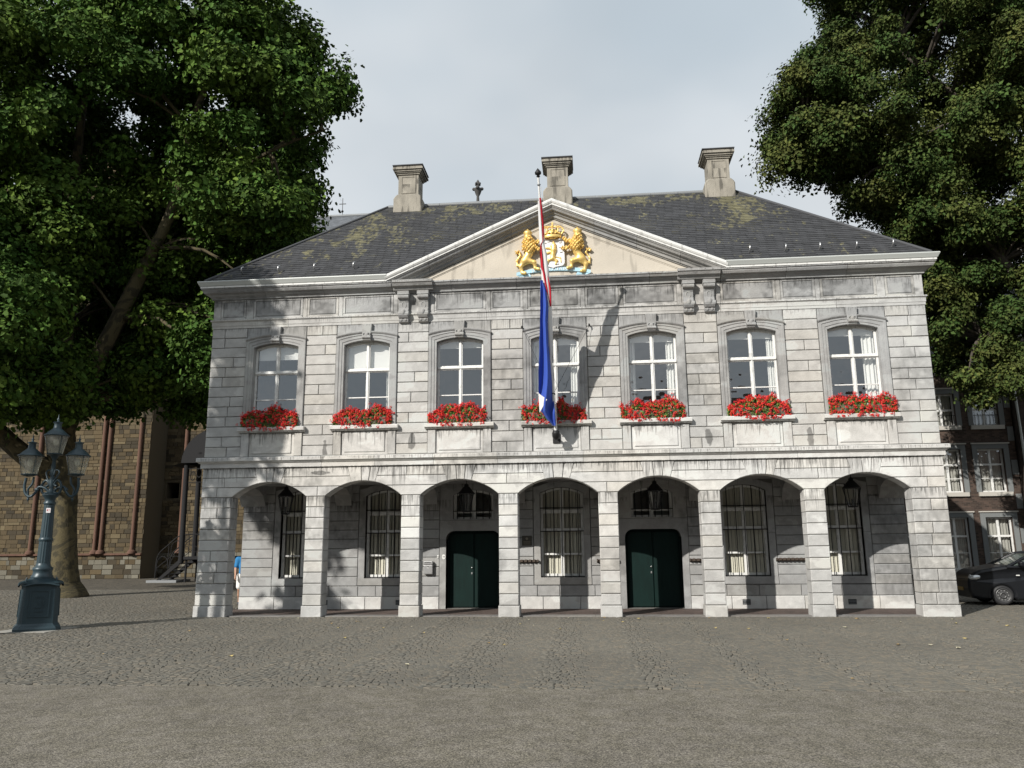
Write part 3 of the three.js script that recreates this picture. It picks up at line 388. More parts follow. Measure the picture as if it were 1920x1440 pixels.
  // floor of red paving bricks behind a grey kerb
  const floor = mk('porch_floor', boxG(-9.68, 9.68, -0.15, 0.012, BZ, -0.5), S({ color: lin(0.12, 0.085, 0.07), roughness: 0.9, map: dtex(256, 256, (i, j) => { const rr = Math.floor(j / 16), ii = (i + (rr % 2) * 16) % 256; return (j % 16 < 1 || ii % 32 < 1 ? 0.6 : 0.85) + 0.3 * (h2(Math.floor(ii / 32) + 9, rr) - 0.5); }, true, 0.6, 0.6), bumpMap: roughBump, bumpScale: 0.004 }), house);
  const kr = rng(71); let kx = -9.68; while (kx < 9.6) { const n = Math.min(9.68, kx + 0.8 + 0.6 * kr()); mk('kerb_stone', colored(boxG(kx + 0.004, n - 0.004, -0.15, 0.02 + 0.004 * kr(), -0.5 + 0.002, -0.1), [0.2, 0.195, 0.185]), M.stone, floor); kx = n; }
  for (const [x, y] of [[-4.75, 0.2], [5.1, 0.19], [7.95, 0.19], [-7.0, 0.2]]) { const v = mk('air_vent', boxG(x - 0.11, x + 0.11, y - 0.07, y + 0.07, BZ + 0.02, BZ + 0.035), M.iron, house); mk('vent_slats', mg([-1, 0, 1].map((k) => boxG(x - 0.1, x + 0.1, y + k * 0.04 - 0.008, y + k * 0.04 + 0.008, BZ + 0.036, BZ + 0.046))), M.lead, v); }
}
{ // roof
  const E = 9.2, RD = 13.32, ZE = 0.22, ZR = -4.45, XR = 5.85, XE = 9.92, ZB = -9.3;
  const zAt = (y) => ZE - (y - E) * (ZE - ZR) / (RD - E), front = [[-XE, E], [-4.55, E], [0, 11.19], [4.55, E], [XE, E], [XR, RD], [-XR, RD]]; // cut out behind the pediment
  const core = new Geo(); for (const t of THREE.ShapeUtils.triangulateShape(front.map((p) => new THREE.Vector2(...p)), [])) core.tri(...t.map((i) => [...front[i], zAt(front[i][1])]));
  core.tri([-XE, E, ZB], [-XE, E, ZE], [-XR, RD, ZR]).tri([XE, E, ZE], [XE, E, ZB], [XR, RD, ZR]).quad([XE, E, ZB], [-XE, E, ZB], [-XR, RD, ZR], [XR, RD, ZR]);
  const roof = mk('roof', core.build(), M.slatePlain, house), g = new Geo(), r = rng(81);
  const slope = (A, B, C, D, tagX) => { // eave A-B, top D-C
    const up = V(...D).add(V(...C)).sub(V(...A)).sub(V(...B)).multiplyScalar(0.5), rows = Math.round(up.length() / 0.155), nrm = V(...B).sub(V(...A)).cross(V(...D).add(V(...C)).multiplyScalar(0.5).sub(V(...A))).normalize();
    for (let k = 0; k < rows; k++) { const a0 = V(...A).lerp(V(...D), k / rows), b0 = V(...B).lerp(V(...C), k / rows), a1 = V(...A).lerp(V(...D), Math.min(1, (k + 1.12) / rows)), b1 = V(...B).lerp(V(...C), Math.min(1, (k + 1.12) / rows)), L = a0.distanceTo(b0), n = Math.max(1, Math.round(L / 0.24)), off = (k % 2) * 0.5;
      for (let i = 0; i <= n; i++) { const u0 = Math.max(0, (i - off + (r() - 0.5) * 0.06) / n), u1 = Math.min(1, (i + 1 - off - 0.03) / n); if (u1 - u0 < 0.001) continue; const h0 = 0.017 + 0.007 * r(), h1 = 0.006;
        const p = a0.clone().lerp(b0, u0).addScaledVector(nrm, h0), q = a0.clone().lerp(b0, u1).addScaledVector(nrm, h0 + (r() - 0.5) * 0.004), t0 = a1.clone().lerp(b1, u0).addScaledVector(nrm, h1), t1 = a1.clone().lerp(b1, u1).addScaledVector(nrm, h1);
        const s = 0.72 + 0.5 * r(); if (!tagX && (p.y + t0.y) / 2 < 11.2 - Math.abs((p.x + q.x) / 2) * 0.437) continue;
        g.color(s, s, s);
        g.quad(p.toArray(), q.toArray(), t1.toArray(), t0.toArray()); const d = nrm.clone().multiplyScalar(-h0 + 0.001); g.quad(p.clone().add(d).toArray(), q.clone().add(d).toArray(), q.toArray(), p.toArray()); } } };
  slope([-XE, E, ZE], [XE, E, ZE], [XR, RD, ZR], [-XR, RD, ZR]); slope([XE, E, ZE], [XE, E, ZB], [XR, RD, ZR - 0.05], [XR, RD, ZR], 1); slope([-XE, E, ZB], [-XE, E, ZE], [-XR, RD, ZR], [-XR, RD, ZR - 0.05], 1);
  tag(mk('slates', g.build(), M.slate, roof), null, null, null, 'stuff');
  const rc = rng(83); for (let x = -XR; x < XR - 0.1; x += 0.9) mk('ridge_sheet', tf(new THREE.CylinderGeometry(0.07, 0.07, 0.89, 10, 1, false), x + 0.45, RD + 0.005 + 0.008 * rc(), ZR, 0, 0, Math.PI / 2), M.lead, roof);
  for (const s of [-1, 1]) mk('hip_sheet', rod([s * XE, E + 0.03, ZE], [s * XR, RD + 0.03, ZR], 0.045, 8), M.slatePlain, roof);
  for (const x of [-9, -7.9, -6.85, -5.7, 5.35, 6.3, 7.2, 8.15, 9.1]) { const y = 9.55 + 0.05 * rc(), z = ZE - (y - E) * 1.133; mk('ladder_hook', tube([[x, y, z + 0.02], [x, y + 0.06, z + 0.12], [x + 0.01, y + 0.14, z + 0.12], [x + 0.02, y + 0.18, z + 0.05]], 0.022, 6, 10), M.steel, roof); }
  for (const [x, w] of [[-5.08, 0], [0.04, 0.02], [5.38, 0]]) {
    const ch = mk('chimney', boxG(x - 0.35, x + 0.35, RD - 0.9, RD + 1.02, ZR - 0.35, ZR + 0.35), M.chimney, house);
    mk('chimney_base', new Geo().prism([[x - 0.49, RD - 0.9], [x + 0.49, RD - 0.9], [x + 0.49, RD + 0.12], [x + 0.44, RD + 0.2], [x + 0.365, RD + 0.27], [x - 0.365, RD + 0.27], [x - 0.44, RD + 0.2], [x - 0.49, RD + 0.12]], ZR - 0.46, ZR + 0.46, 0.03, true).build(), M.chimney, ch);
    const pn_ = new Geo(); for (const [a, b, c, d] of [[x - 0.25, x + 0.25, RD + 0.34, RD + 0.37], [x - 0.25, x + 0.25, RD + 0.93, RD + 0.96], [x - 0.25, x - 0.22, RD + 0.37, RD + 0.93], [x + 0.22, x + 0.25, RD + 0.37, RD + 0.93]]) pn_.box(a, b, c, d, ZR + 0.35, ZR + 0.366); mk('chimney_panel', pn_.build(), M.chimney, ch);
    const cap = new Geo(); [[0.39, 1.02, 1.07], [0.43, 1.071, 1.11], [0.47, 1.111, 1.17], [0.52, 1.171, 1.24], [0.49, 1.241, 1.3]].forEach(([hw, a, b]) => cap.box(x - hw, x + hw, RD + a, RD + b, ZR - hw, ZR + hw)); mk('chimney_cap', cap.build(), M.chimney, ch); mk('lead_flashing', boxG(x - 0.53, x + 0.53, RD + 1.301, RD + 1.33, ZR - 0.53, ZR + 0.53), M.slatePlain, ch); }
}
// ---------------------------------------------------------------- ground
{
  const gt = dtex(1024, 1024, (i, j) => { const rr = Math.floor(j / 16), ii = (i + (rr % 2) * 8) % 1024, cx = Math.floor(ii / 16); const e = (j % 16 < 2 || ii % 16 < 2) ? 0.72 : 1, k = 0.72 + 0.35 * h2(cx + 3, rr + 5) - 0.12 + 0.2 * (pn(i / 64, j / 64, 16) - 0.5); return [e * k, e * k * 0.97, e * k * 0.9]; }, true, 1 / 6.7, 1 / 6.7);
  const gp = new THREE.PlaneGeometry(600, 600).rotateX(-Math.PI / 2).translate(0, -0.012, -60); { const p = gp.attributes.position, u = gp.attributes.uv; for (let i = 0; i < p.count; i++) u.setXY(i, p.getX(i), p.getZ(i)); }
  const ground = struct('ground', gp, S({ color: lin(0.13, 0.12, 0.104), roughness: 0.95, map: gt, bumpMap: roughBump, bumpScale: 0.01 }));
  // setts laid in segmental arcs
  const cob = (() => { const g = new Geo(), h = 0.054, b = 0.009, t = h - b, y = 0.008, s = -0.05; const o = [[-h, -h], [h, -h], [h, h], [-h, h]], n = [[-t, -t], [t, -t], [t, t], [-t, t]]; g.quad([n[3][0], y, n[3][1]], [n[2][0], y, n[2][1]], [n[1][0], y, n[1][1]], [n[0][0], y, n[0][1]]); for (let i = 0; i < 4; i++) { const j = (i + 1) % 4; g.quad([o[j][0], y - b, o[j][1]], [o[i][0], y - b, o[i][1]], [n[i][0], y, n[i][1]], [n[j][0], y, n[j][1]]); g.quad([o[j][0], s, o[j][1]], [o[i][0], s, o[i][1]], [o[i][0], y - b, o[i][1]], [o[j][0], y - b, o[j][1]]); } return g.build(); })();
  const r = rng(101), list = [], CW = 1.42, st = 0.1;
  const inView = (x, z) => { const dz = 21 - z, dx = x - 0.8; return dx > -0.84 * dz - 1 && dx < 0.62 * dz + 1; };
  for (let k = -165; k < 112; k++) { let x = -31 + 0.1 * r(); while (x < 21) { const w = 0.075 + 0.045 * r(), cx = x + w / 2, ph = ((cx / CW) % 1 + 1) % 1, u = (ph - 0.5) * CW, wave = 0.5 * vn(cx * 0.6, k * 0.03) + 0.12 * vn(cx * 2.1, k * 0.1), z = k * st + 0.26 * (1 - (2 * u / CW) ** 2) + wave; x += w;
    const edge = 10.32 + 0.05 * Math.sin(cx * 3.1) + 0.04 * vn(cx * 5, 2); if (z > edge || z < -14 || !inView(cx, z)) continue; if (cx > -9.85 && cx < 9.85 && z < 0.03) continue;
    list.push([cx + (r() - 0.5) * 0.02, z + (r() - 0.5) * 0.03, Math.atan(0.34 * 8 * u / CW / CW) * 0.55 + (r() - 0.5) * 0.2, w / 0.11, 0.83 + 0.13 * r(), (r() - 0.5) * 0.006, r(), fbm(cx * 0.35 + 30, z * 0.5 + 8, 3)]); } }
  list.sort((a, b) => Math.hypot(a[0] - 0.8, a[1] - 21) - Math.hypot(b[0] - 0.8, b[1] - 21));
  const tone = (v, w) => { const k = (0.86 + 0.28 * v) * (0.86 + 0.3 * w); const warm = v > 0.85 ? 0.05 : v < 0.15 ? -0.04 : 0; return lin(0.115 * k * (1 + warm), 0.106 * k, 0.086 * k * (1 - warm)); };
  const bumpM = { roughness: 0.78, bumpMap: roughBump, bumpScale: 0.006 };
  const vari = []; for (let i = 0; i < 8; i++) vari.push(S({ color: tone(i / 7, 0.5), ...bumpM }));
  const seen = list.filter(([x, z]) => { const dz = 21 - z; return Math.abs(x - 0.8 + 0.095 * dz) < 0.68 * dz; }).slice(0, 300), near = new Set(seen);
  for (const [x, z, a, sx, sz, dy, v] of seen) { const m = mk('sett', cob, vari[Math.floor(v * 7.99)], ground); m.position.set(x, dy, z); m.rotation.y = a; m.scale.set(sx, 1, sz); }
  const rest = list.filter((l) => !near.has(l)), im = new THREE.InstancedMesh(cob, S({ color: 0xffffff, ...bumpM }), rest.length), mt = new THREE.Matrix4(), q = new THREE.Quaternion();
  rest.forEach(([x, z, a, sx, sz, dy, v, w], i) => { q.setFromEuler(new THREE.Euler((r() - 0.5) * 0.03, a, (r() - 0.5) * 0.03)); mt.compose(V(x, dy, z), q, V(sx, 1, sz)); im.setMatrixAt(i, mt); im.setColorAt(i, tone(v, w)); });
  im.name = 'setts'; im.userData.kind = 'stuff'; im.castShadow = im.receiveShadow = true; ground.add(im);
  // bound gravel in front
  const gr = dtex(2048, 2048, (i, j) => { const a = HASH[(i * 3 + j * 2049) & 65535], b = pn(i / 3, j / 3, 683 > 0 ? 256 : 256), c = pn(i / 32, j / 32, 64), d = pn(i / 128, j / 128, 16); let k = 0.7 + 0.5 * (b - 0.5) + 0.36 * (a - 0.5) + 0.1 * (c - 0.5) + 0.06 * (d - 0.5); const s = pn(i / 5 + 7, j / 5, 256); if (s > 0.86) k += 0.16; if (s < 0.1) k -= 0.16; return [k * 1.01, k * 0.985, k * (0.94 + 0.04 * c)]; }, true, 1 / 7.3, 1 / 7.3);
  const gb = dtex(1024, 1024, (i, j) => 0.6 * pn(i / 2.5, j / 2.5, 256) + 0.4 * HASH[(i * 5 + j * 1025) & 65535], false, 1 / 3.1, 1 / 3.1);
  const g = new Geo().color(1, 1, 1), xs = []; for (let x = -40; x <= 40.01; x += 0.4) xs.push(x); const zs = [0]; for (let z = 0.3; z < 22; z += 0.4) zs.push(z);
  const P = (x, k) => { const e = 10.33 + 0.07 * (fbm(x * 1.2, 3, 3) - 0.5) + 0.05 * vn(x * 7, 9); return [x, 0.006 + (k ? 0.012 * (vn(x * 0.7, zs[k]) - 0.3) : -0.004), k ? 10.33 + zs[k] : e]; };
  const tn = (x, z) => { const k = 0.92 + 0.18 * fbm(x * 0.8 + 4, z * 2.1 + 9, 4) - 0.1 * sst(0.6, 0.66, fbm(x * 1.6 + 60, z * 4, 4)); return [k, k * 0.995, k * 0.98]; };
  for (let k = 0; k + 1 < zs.length; k++) for (let i = 0; i + 1 < xs.length; i++) { const x = xs[i]; const p4 = [P(x, k), P(xs[i + 1], k), P(xs[i + 1], k + 1), P(x, k + 1)]; const t4 = p4.map((p) => tn(p[0], p[2])); g.tri(p4[0], p4[2], p4[1]); g.c.splice(-9, 9, ...t4[0], ...t4[2], ...t4[1]); g.tri(p4[0], p4[3], p4[2]); g.c.splice(-9, 9, ...t4[0], ...t4[3], ...t4[2]); }
  const gg = g.build(); { const n = gg.attributes.normal; for (let i = 0; i < n.count; i++) n.setXYZ(i, 0, 1, 0); }
  struct('gravel_path', gg, S({ color: lin(0.275, 0.261, 0.22), vertexColors: true, map: gr, roughness: 0.95, bumpMap: gb, bumpScale: 0.007 }));
  // fallen leaves
  const lf = new Geo().tri([0, 0, 0], [0.04, 0.012, 0.012], [0.02, 0.006, 0.045]).tri([0, 0, 0], [0.02, 0.006, 0.045], [-0.018, 0.014, 0.03]).tri([0, 0, 0], [0.02, 0.01, -0.025], [0.04, 0.012, 0.012]).build();
  const lm = [S({ color: lin(0.42, 0.33, 0.13) }), S({ color: lin(0.3, 0.2, 0.08) }), S({ color: lin(0.5, 0.46, 0.33) })];
  for (let i = 0; i < 64; i++) { const z = 0.4 + 13 * r() * r(), x = mix(-8, 11, r()) * (z > 10 ? 0.5 : 1); const m = mk(numbered('fallen_leaf'), lf, lm[Math.floor(r() * 2.99)], scene); m.position.set(x, 0.02, z); m.rotation.y = r() * 6; const s = 0.7 + 0.9 * r(); m.scale.set(s, s, s); tag(m, 'small dry yellow leaf fallen on the paved square', 'leaf', 'fallen leaves on the square'); }
}
// ---------------------------------------------------------------- flower boxes
{
  const petal = S({ color: lin(0.66, 0.028, 0.022), roughness: 0.75 }), petal2 = S({ color: lin(0.42, 0.012, 0.02), roughness: 0.75 }), leafM = S({ vertexColors: true, roughness: 0.7 }), trough = S({ color: lin(0.12, 0.1, 0.075), roughness: 0.8 });
  winX.forEach((c, wi) => {
    const r = rng(200 + wi), where = ['at the upper window closest to the plane tree', 'at the second upper window along from the plane tree', 'under the upper window between the flag and the paired consoles', 'behind the hanging flag', 'under the upper window next beyond the flag, before the consoles', 'at the second upper window from the lime tree end', 'at the upper window closest to the lime tree'][wi];
    const b = thing('flower_box', 'window box of red geraniums ' + where, 'flower box', [c - 0.06 + (wi > 4 ? 0.12 : 0), WB + 0.02, -0.05], 0, 'red flower boxes on the upper sills');
    const tg = new Geo(); tg.box(-0.66, 0.66, 0, 0.03, -0.02, 0.16).box(-0.66, 0.66, 0.031, 0.2, 0.145, 0.165).box(-0.66, 0.66, 0.031, 0.2, -0.025, -0.005).box(-0.66, -0.64, 0.031, 0.2, -0.004, 0.144).box(0.64, 0.66, 0.031, 0.2, -0.004, 0.144); mk('trough', tg.build(), trough, b);
    mk('soil', boxG(-0.639, 0.639, 0.031, 0.18, -0.004, 0.144), S({ color: lin(0.03, 0.022, 0.015), roughness: 1 }), b);
    const w = 0.7 + 0.12 * r(), lean = (r() - 0.5) * 0.3, shape = () => { const x = (r() * 2 - 1) * (w + 0.06), t = Math.abs(x) / w, a = r() * Math.PI * 0.95 - 0.75, rr = (0.75 + 0.3 * r()) * (1 - 0.3 * t * t) * (1 + lean * x) * (0.8 + 0.35 * vn(x * 3 + wi * 9, 2)); return [x, Math.max(-0.07, 0.13 + Math.sin(a) * 0.36 * rr * (0.7 + 0.6 * vn(x * 5 + wi * 3, 7)) - 0.06 * vn(x * 4 + wi, 11)), 0.05 + Math.cos(a) * 0.16 * rr]; };
    const fo = new Geo(), b1 = new Geo(), b2 = new Geo();
    for (let i = 0; i < 2000; i++) { const p = shape().map((v, k) => (k ? v * 0.95 : v) - 0.01), s = 0.02 + 0.022 * r(), k = 0.6 + 0.8 * r(), u = V(r() - 0.5, r() - 0.5, r() - 0.5).normalize(), v = V(r() - 0.5, r() - 0.3, r() - 0.1).cross(u).normalize(), P = V(...p); fo.color(0.085 * k + (r() < 0.15 ? 0.05 : 0), 0.15 * k, 0.026 * k); const q = (a, bb) => P.clone().addScaledVector(u, a * s).addScaledVector(v, bb * s).toArray(); fo.quad(q(-1, -0.2), q(0, -1), q(1, 0.2), q(0, 1)); }
    for (let i = 0; i < 350; i++) { const p = shape(), P = V(...p), out = V(0, p[1] - 0.02, p[2]).normalize(), g = r() < 0.75 ? b1 : b2, n = 9 + Math.floor(r() * 6), R = 0.02 + 0.018 * r(); P.addScaledVector(out, 0.03 + 0.02 * r()); if (r() < 0.1) { P.x += (r() - 0.5) * 0.22; P.y += (r() - 0.35) * 0.2; P.z += 0.04 * r(); } for (let k = 0; k < n; k++) { const d = V(r() - 0.5, r() - 0.5, r() - 0.35).normalize(), o = P.clone().addScaledVector(d, R), u = V(-d.y, d.x, 0.3).normalize().multiplyScalar(0.011 + 0.007 * r()), v = d.clone().cross(u).normalize().multiplyScalar(0.011 + 0.007 * r()); const a = r(); g.quad(o.clone().add(u).toArray(), o.clone().add(v).addScaledVector(d, 0.008 * a).toArray(), o.clone().sub(u).toArray(), o.clone().sub(v).addScaledVector(d, 0.01).toArray()); } }
    mk('foliage', fo.build(), leafM, b); mk('blossoms', b1.build(), petal, b); mk('blossoms', b2.build(), petal2, b);
  });
}
// ---------------------------------------------------------------- flagpole and flag
{
  const A = [0, 4.62, 0.42], B = [-0.21, 10.66, 3.0], at = (t) => A.map((v, k) => mix(v, B[k], t));
  const pole = thing('flagpole', 'white flagpole leaning out from a black bracket above the middle arch', 'flagpole', [0, 0, 0]);
  const wp = S({ color: lin(0.75, 0.75, 0.74), roughness: 0.4 });
  mk('pole', rod(A, at(0.985), 0.04, 12, 0.026), wp, pole);
  const e = at(0.985); mk('finial', tf(lathe([[0, 0], [0.03, 0], [0.05, 0.02], [0.03, 0.04], [0.075, 0.07], [0.08, 0.12], [0.05, 0.16], [0.015, 0.2], [0, 0.22]], 12), ...e, 0.39, 0, 0.03), M.iron, pole);
  mk('truck_ring', tf(lathe([[0.03, 0], [0.045, 0.01], [0.045, 0.03], [0.03, 0.04]], 12), ...at(0.955), 0.39, 0, 0.03), M.lead, pole);
  const br = mk('wall_bracket', mg([tf(lathe([[0, -0.16], [0.06, -0.15], [0.1, -0.08], [0.105, 0.02], [0.085, 0.07], [0.05, 0.1], [0, 0.1]], 8), A[0], A[1], A[2], 0.39, 0.3), rod([0, 4.6, 0.42], [0, 4.55, 0.0], 0.035), tf(new THREE.BoxGeometry(0.2, 0.26, 0.03), 0, 4.55, 0.03)]), M.iron, pole);
  for (const s of [-1, 1]) { const w = [s * 0.91 + 0.03, 7.62, 0.02], p = at(0.16); mk('guy_wire', rod([w[0], w[1] - 0.03, 0.09], p, 0.005, 5), M.iron, pole); mk('eye_bolt', mg([rod([w[0], w[1], -0.02], [w[0], w[1], 0.1], 0.018, 6), tf(new THREE.TorusGeometry(0.035, 0.012, 5, 10), w[0], w[1] - 0.02, 0.1, 0, 1.2)]), M.iron, pole); }
  mk('halyard', rod([0.04, 5.0, 0.6], [-0.15, 10.35, 2.9], 0.006, 4), wp, pole); mk('pole_clip', tf(new THREE.TorusGeometry(0.05, 0.012, 5, 12), ...at(0.16), 1.2), M.iron, pole);
  // the flag hangs slack beside the pole: three stripes, hoist along the pole, fly fallen straight down
  const flag = thing('national_flag', 'red, white and blue flag hanging slack along the leaning pole', 'flag', [0, 0, 0]);
  const K = 0.013, cloth = (name, rows, mat, front, fold, back) => { // rows [place along the pole, edge, edge] in hand-widths from the pole; the cloth bellies out, then folds back behind itself
    const P = [], I = [], nu = 26, nv = 44; for (let j = 0; j <= nv; j++) { const q = j / nv * (rows.length - 1), i = Math.min(rows.length - 2, Math.floor(q)), f = sst(0, 1, q - i) * 0.5 + (q - i) * 0.5, t = mix(rows[i][0], rows[i + 1][0], q - i), L = mix(rows[i][1], rows[i + 1][1], f) * K, R = mix(rows[i][2], rows[i + 1][2], f) * K, h = at(t);
      for (let k = 0; k <= nu; k++) { const u = k / nu; let x, z; if (u < 0.6) { const w = u / 0.6; x = mix(L, R, w); z = front + fold * Math.sin(w * 8 + j * 0.13 + 1.2 * Math.sin(j * 0.21)) * (R - L) + 0.25 * (R - L) * Math.sin(w * Math.PI); } else { const w = (u - 0.6) / 0.4; x = mix(R, mix(L, R, 0.3), w) + 0.02 * Math.sin(w * 9 + j * 0.2); z = front + fold * Math.sin(8 + j * 0.13 + 1.2 * Math.sin(j * 0.21)) * (R - L) - back * w * sst(0, 0.1, j / nv) * sst(1, 0.85, j / nv); } P.push(h[0] + x, h[1] - 0.1 * (z > front ? 1 : 0) * (z - front), h[2] + z); } }
    for (let j = 0; j < nv; j++) for (let k = 0; k < nu; k++) { const a = j * (nu + 1) + k; I.push(a, a + 1, a + nu + 2, a, a + nu + 2, a + nu + 1); } const g = new THREE.BufferGeometry(); g.setAttribute('position', new THREE.Float32BufferAttribute(P, 3)); g.setIndex(I); g.computeVertexNormals(); return mk(name, g, mat, flag); };
  const red = S({ color: lin(0.5, 0.012, 0.03), roughness: 0.8 }), wht = S({ color: lin(0.74, 0.74, 0.74), roughness: 0.8 }), blu = S({ color: lin(0.035, 0.085, 0.42), roughness: 0.8 }), y2 = (py) => (812 - py) / 490;
  cloth('red_stripe', [[y2(368), 0, 1.2], [y2(392), 0, 2.6], [y2(420), 1, 3.6], [y2(445), 0, 1.5], [y2(452), -5, -3], [y2(470), -7, -2], [y2(492), -7, 0], [y2(510), -4, 5], [y2(535), 0, 9], [y2(566), 5, 8]], red, 0.06, 0.25, 0.12);
  cloth('white_stripe', [[y2(372), -4, 0], [y2(410), -5, 1], [y2(445), -6, 2], [y2(470), -4, 7], [y2(510), -7, 9], [y2(550), -7, 10], [y2(600), -3, 7], [y2(650), -2, 4], [y2(670), -2, 0]], wht, 0.03, 0.05, 0.2);
  cloth('blue_stripe', [[y2(518), -9, -6], [y2(540), -11, 1], [y2(565), -13, 4], [y2(600), -16, -1], [y2(640), -20, -2], [y2(700), -26, 0], [y2(740), -29, 1], [y2(765), -27, 1], [y2(782), -17, 1], [y2(797), -5, 1]], blu, 0.1, 0.3, 0.55);
  { const q = (py, o, z) => { const h = at(y2(py)); return [h[0] + o * K, h[1], h[2] + z]; }, g = new Geo(); g.tri(q(733, -28.5, 0.16), q(771, -29, 0.15), q(748, -12, 0.33)).tri(q(733, -28.5, 0.155), q(748, -12, 0.325), q(771, -29, 0.145)); mk('turned_corner', g.build(), wht, flag); }
}
// ---------------------------------------------------------------- coat of arms in the pediment
{
  const arms = thing('coat_of_arms', 'gilded relief of two crowned lions holding a crowned shield above a blue ribbon', 'coat of arms', [0, 9.1, -0.06]);
  const lion = (s) => { const q = (x, y, z) => [s * x, y, z], mane = (x, y, z) => 0.028 * Math.sin(x * 64) * Math.sin(y * 58) * sst(0.58, 0.7, y) * sst(1.14, 1.04, y);
    const bl = [[q(0.78, 0.42, 0.08), 0.12, q(0.66, 0.62, 0.09), 0.1], [q(0.66, 0.62, 0.09), 0.1, q(0.63, 0.82, 0.11), 0.15], [q(0.63, 0.8, 0.12), 0.165, q(0.68, 0.97, 0.13), 0.15], [q(0.68, 0.97, 0.13), 0.15, q(0.69, 1.06, 0.13), 0.115], [q(0.76, 0.9, 0.1), 0.09, q(0.78, 0.78, 0.1), 0.08], [q(0.67, 1.03, 0.22), 0.06, q(0.665, 0.99, 0.29), 0.045], [q(0.6, 0.72, 0.2), 0.05, q(0.64, 0.9, 0.24), 0.05], [q(0.72, 0.74, 0.19), 0.045, q(0.73, 0.92, 0.23), 0.05], [q(0.66, 0.66, 0.2), 0.04, q(0.68, 0.82, 0.26), 0.05], [q(0.63, 1.1, 0.2), 0.03, q(0.63, 1.13, 0.2), 0.02], [q(0.74, 1.1, 0.2), 0.03, q(0.745, 1.13, 0.2), 0.02],
      [q(0.8, 0.4, 0.08), 0.1, q(0.9, 0.26, 0.09), 0.055], [q(0.9, 0.26, 0.09), 0.055, q(0.86, 0.09, 0.07), 0.045], [q(0.86, 0.08, 0.07), 0.045, q(0.78, 0.06, 0.11), 0.045], [q(0.72, 0.42, 0.1), 0.09, q(0.52, 0.36, 0.12), 0.06], [q(0.52, 0.36, 0.12), 0.055, q(0.5, 0.2, 0.1), 0.04], [q(0.5, 0.19, 0.1), 0.04, q(0.4, 0.16, 0.12), 0.042],
      [q(0.56, 0.8, 0.14), 0.07, q(0.36, 0.72, 0.15), 0.045], [q(0.36, 0.72, 0.15), 0.04, q(0.28, 0.74, 0.14), 0.045], [q(0.56, 0.92, 0.12), 0.07, q(0.38, 0.96, 0.13), 0.045], [q(0.38, 0.96, 0.13), 0.04, q(0.3, 1.02, 0.14), 0.045],
      [q(0.86, 0.36, 0.06), 0.03, q(1.0, 0.3, 0.05), 0.025], [q(1.0, 0.3, 0.05), 0.025, q(1.01, 0.45, 0.05), 0.025], [q(1.01, 0.45, 0.05), 0.025, q(0.91, 0.6, 0.05), 0.025], [q(0.91, 0.6, 0.05), 0.025, q(0.95, 0.72, 0.05), 0.025], [q(0.95, 0.72, 0.05), 0.025, q(1.01, 0.68, 0.06), 0.05]];
    const m = mk('lion', bones(bl, 0.0125, 0.035, mane), M.gold, arms); mk('lion_crown', mg([tf(lathe([[0.09, 0], [0.11, 0.02], [0.095, 0.05], [0.13, 0.1], [0.1, 0.15], [0.03, 0.17], [0.03, 0.2], [0, 0.23]], 10), s * 0.69, 1.11, 0.14)]), M.gold, m); };
  lion(-1); lion(1);
  const sh = new THREE.Shape(); sh.moveTo(-0.3, 1.02); sh.lineTo(0.3, 1.02); sh.lineTo(0.31, 0.36); sh.quadraticCurveTo(0.31, 0.25, 0.18, 0.24); sh.quadraticCurveTo(0.05, 0.23, 0, 0.19); sh.quadraticCurveTo(-0.05, 0.23, -0.18, 0.24); sh.quadraticCurveTo(-0.31, 0.25, -0.31, 0.36);
  const shield = mk('shield', new THREE.ExtrudeGeometry(sh, { depth: 0.06, bevelEnabled: true, bevelSize: 0.015, bevelThickness: 0.015, bevelSegments: 2 }).translate(0, 0, 0.015), M.silver, arms);
  mk('shield_lion', bones([[[-0.02, 0.45, 0.1], 0.06, [0.02, 0.7, 0.1], 0.075], [[0.02, 0.7, 0.1], 0.08, [0.03, 0.84, 0.11], 0.065], [[0.0, 0.82, 0.13], 0.03, [-0.05, 0.81, 0.13], 0.025], [[-0.02, 0.66, 0.1], 0.04, [-0.2, 0.6, 0.11], 0.028], [[0, 0.74, 0.1], 0.035, [-0.18, 0.76, 0.11], 0.026], [[-0.02, 0.46, 0.1], 0.05, [-0.14, 0.4, 0.1], 0.035], [[-0.14, 0.4, 0.1], 0.03, [-0.16, 0.3, 0.1], 0.028], [[0.0, 0.45, 0.1], 0.05, [0.1, 0.38, 0.1], 0.035], [[0.1, 0.38, 0.1], 0.032, [0.07, 0.29, 0.1], 0.028], [[0.06, 0.5, 0.09], 0.02, [0.2, 0.47, 0.09], 0.018], [[0.2, 0.47, 0.09], 0.018, [0.22, 0.34, 0.09], 0.02], [[0.02, 0.92, 0.11], 0.03, [0.02, 0.95, 0.11], 0.02]], 0.016, 0.03), M.gold, shield);
  const bi = []; for (const [x, y] of [[0.2, 0.92], [0.2, 0.78], [0.22, 0.64], [-0.22, 0.92], [-0.12, 0.96], [-0.24, 0.48], [0.12, 0.3], [-0.24, 0.34]]) bi.push(new RoundedBoxGeometry(0.07, 0.035, 0.03, 1, 0.008).translate(x, y, 0.1)); mk('billets', mg(bi), M.silver, shield);
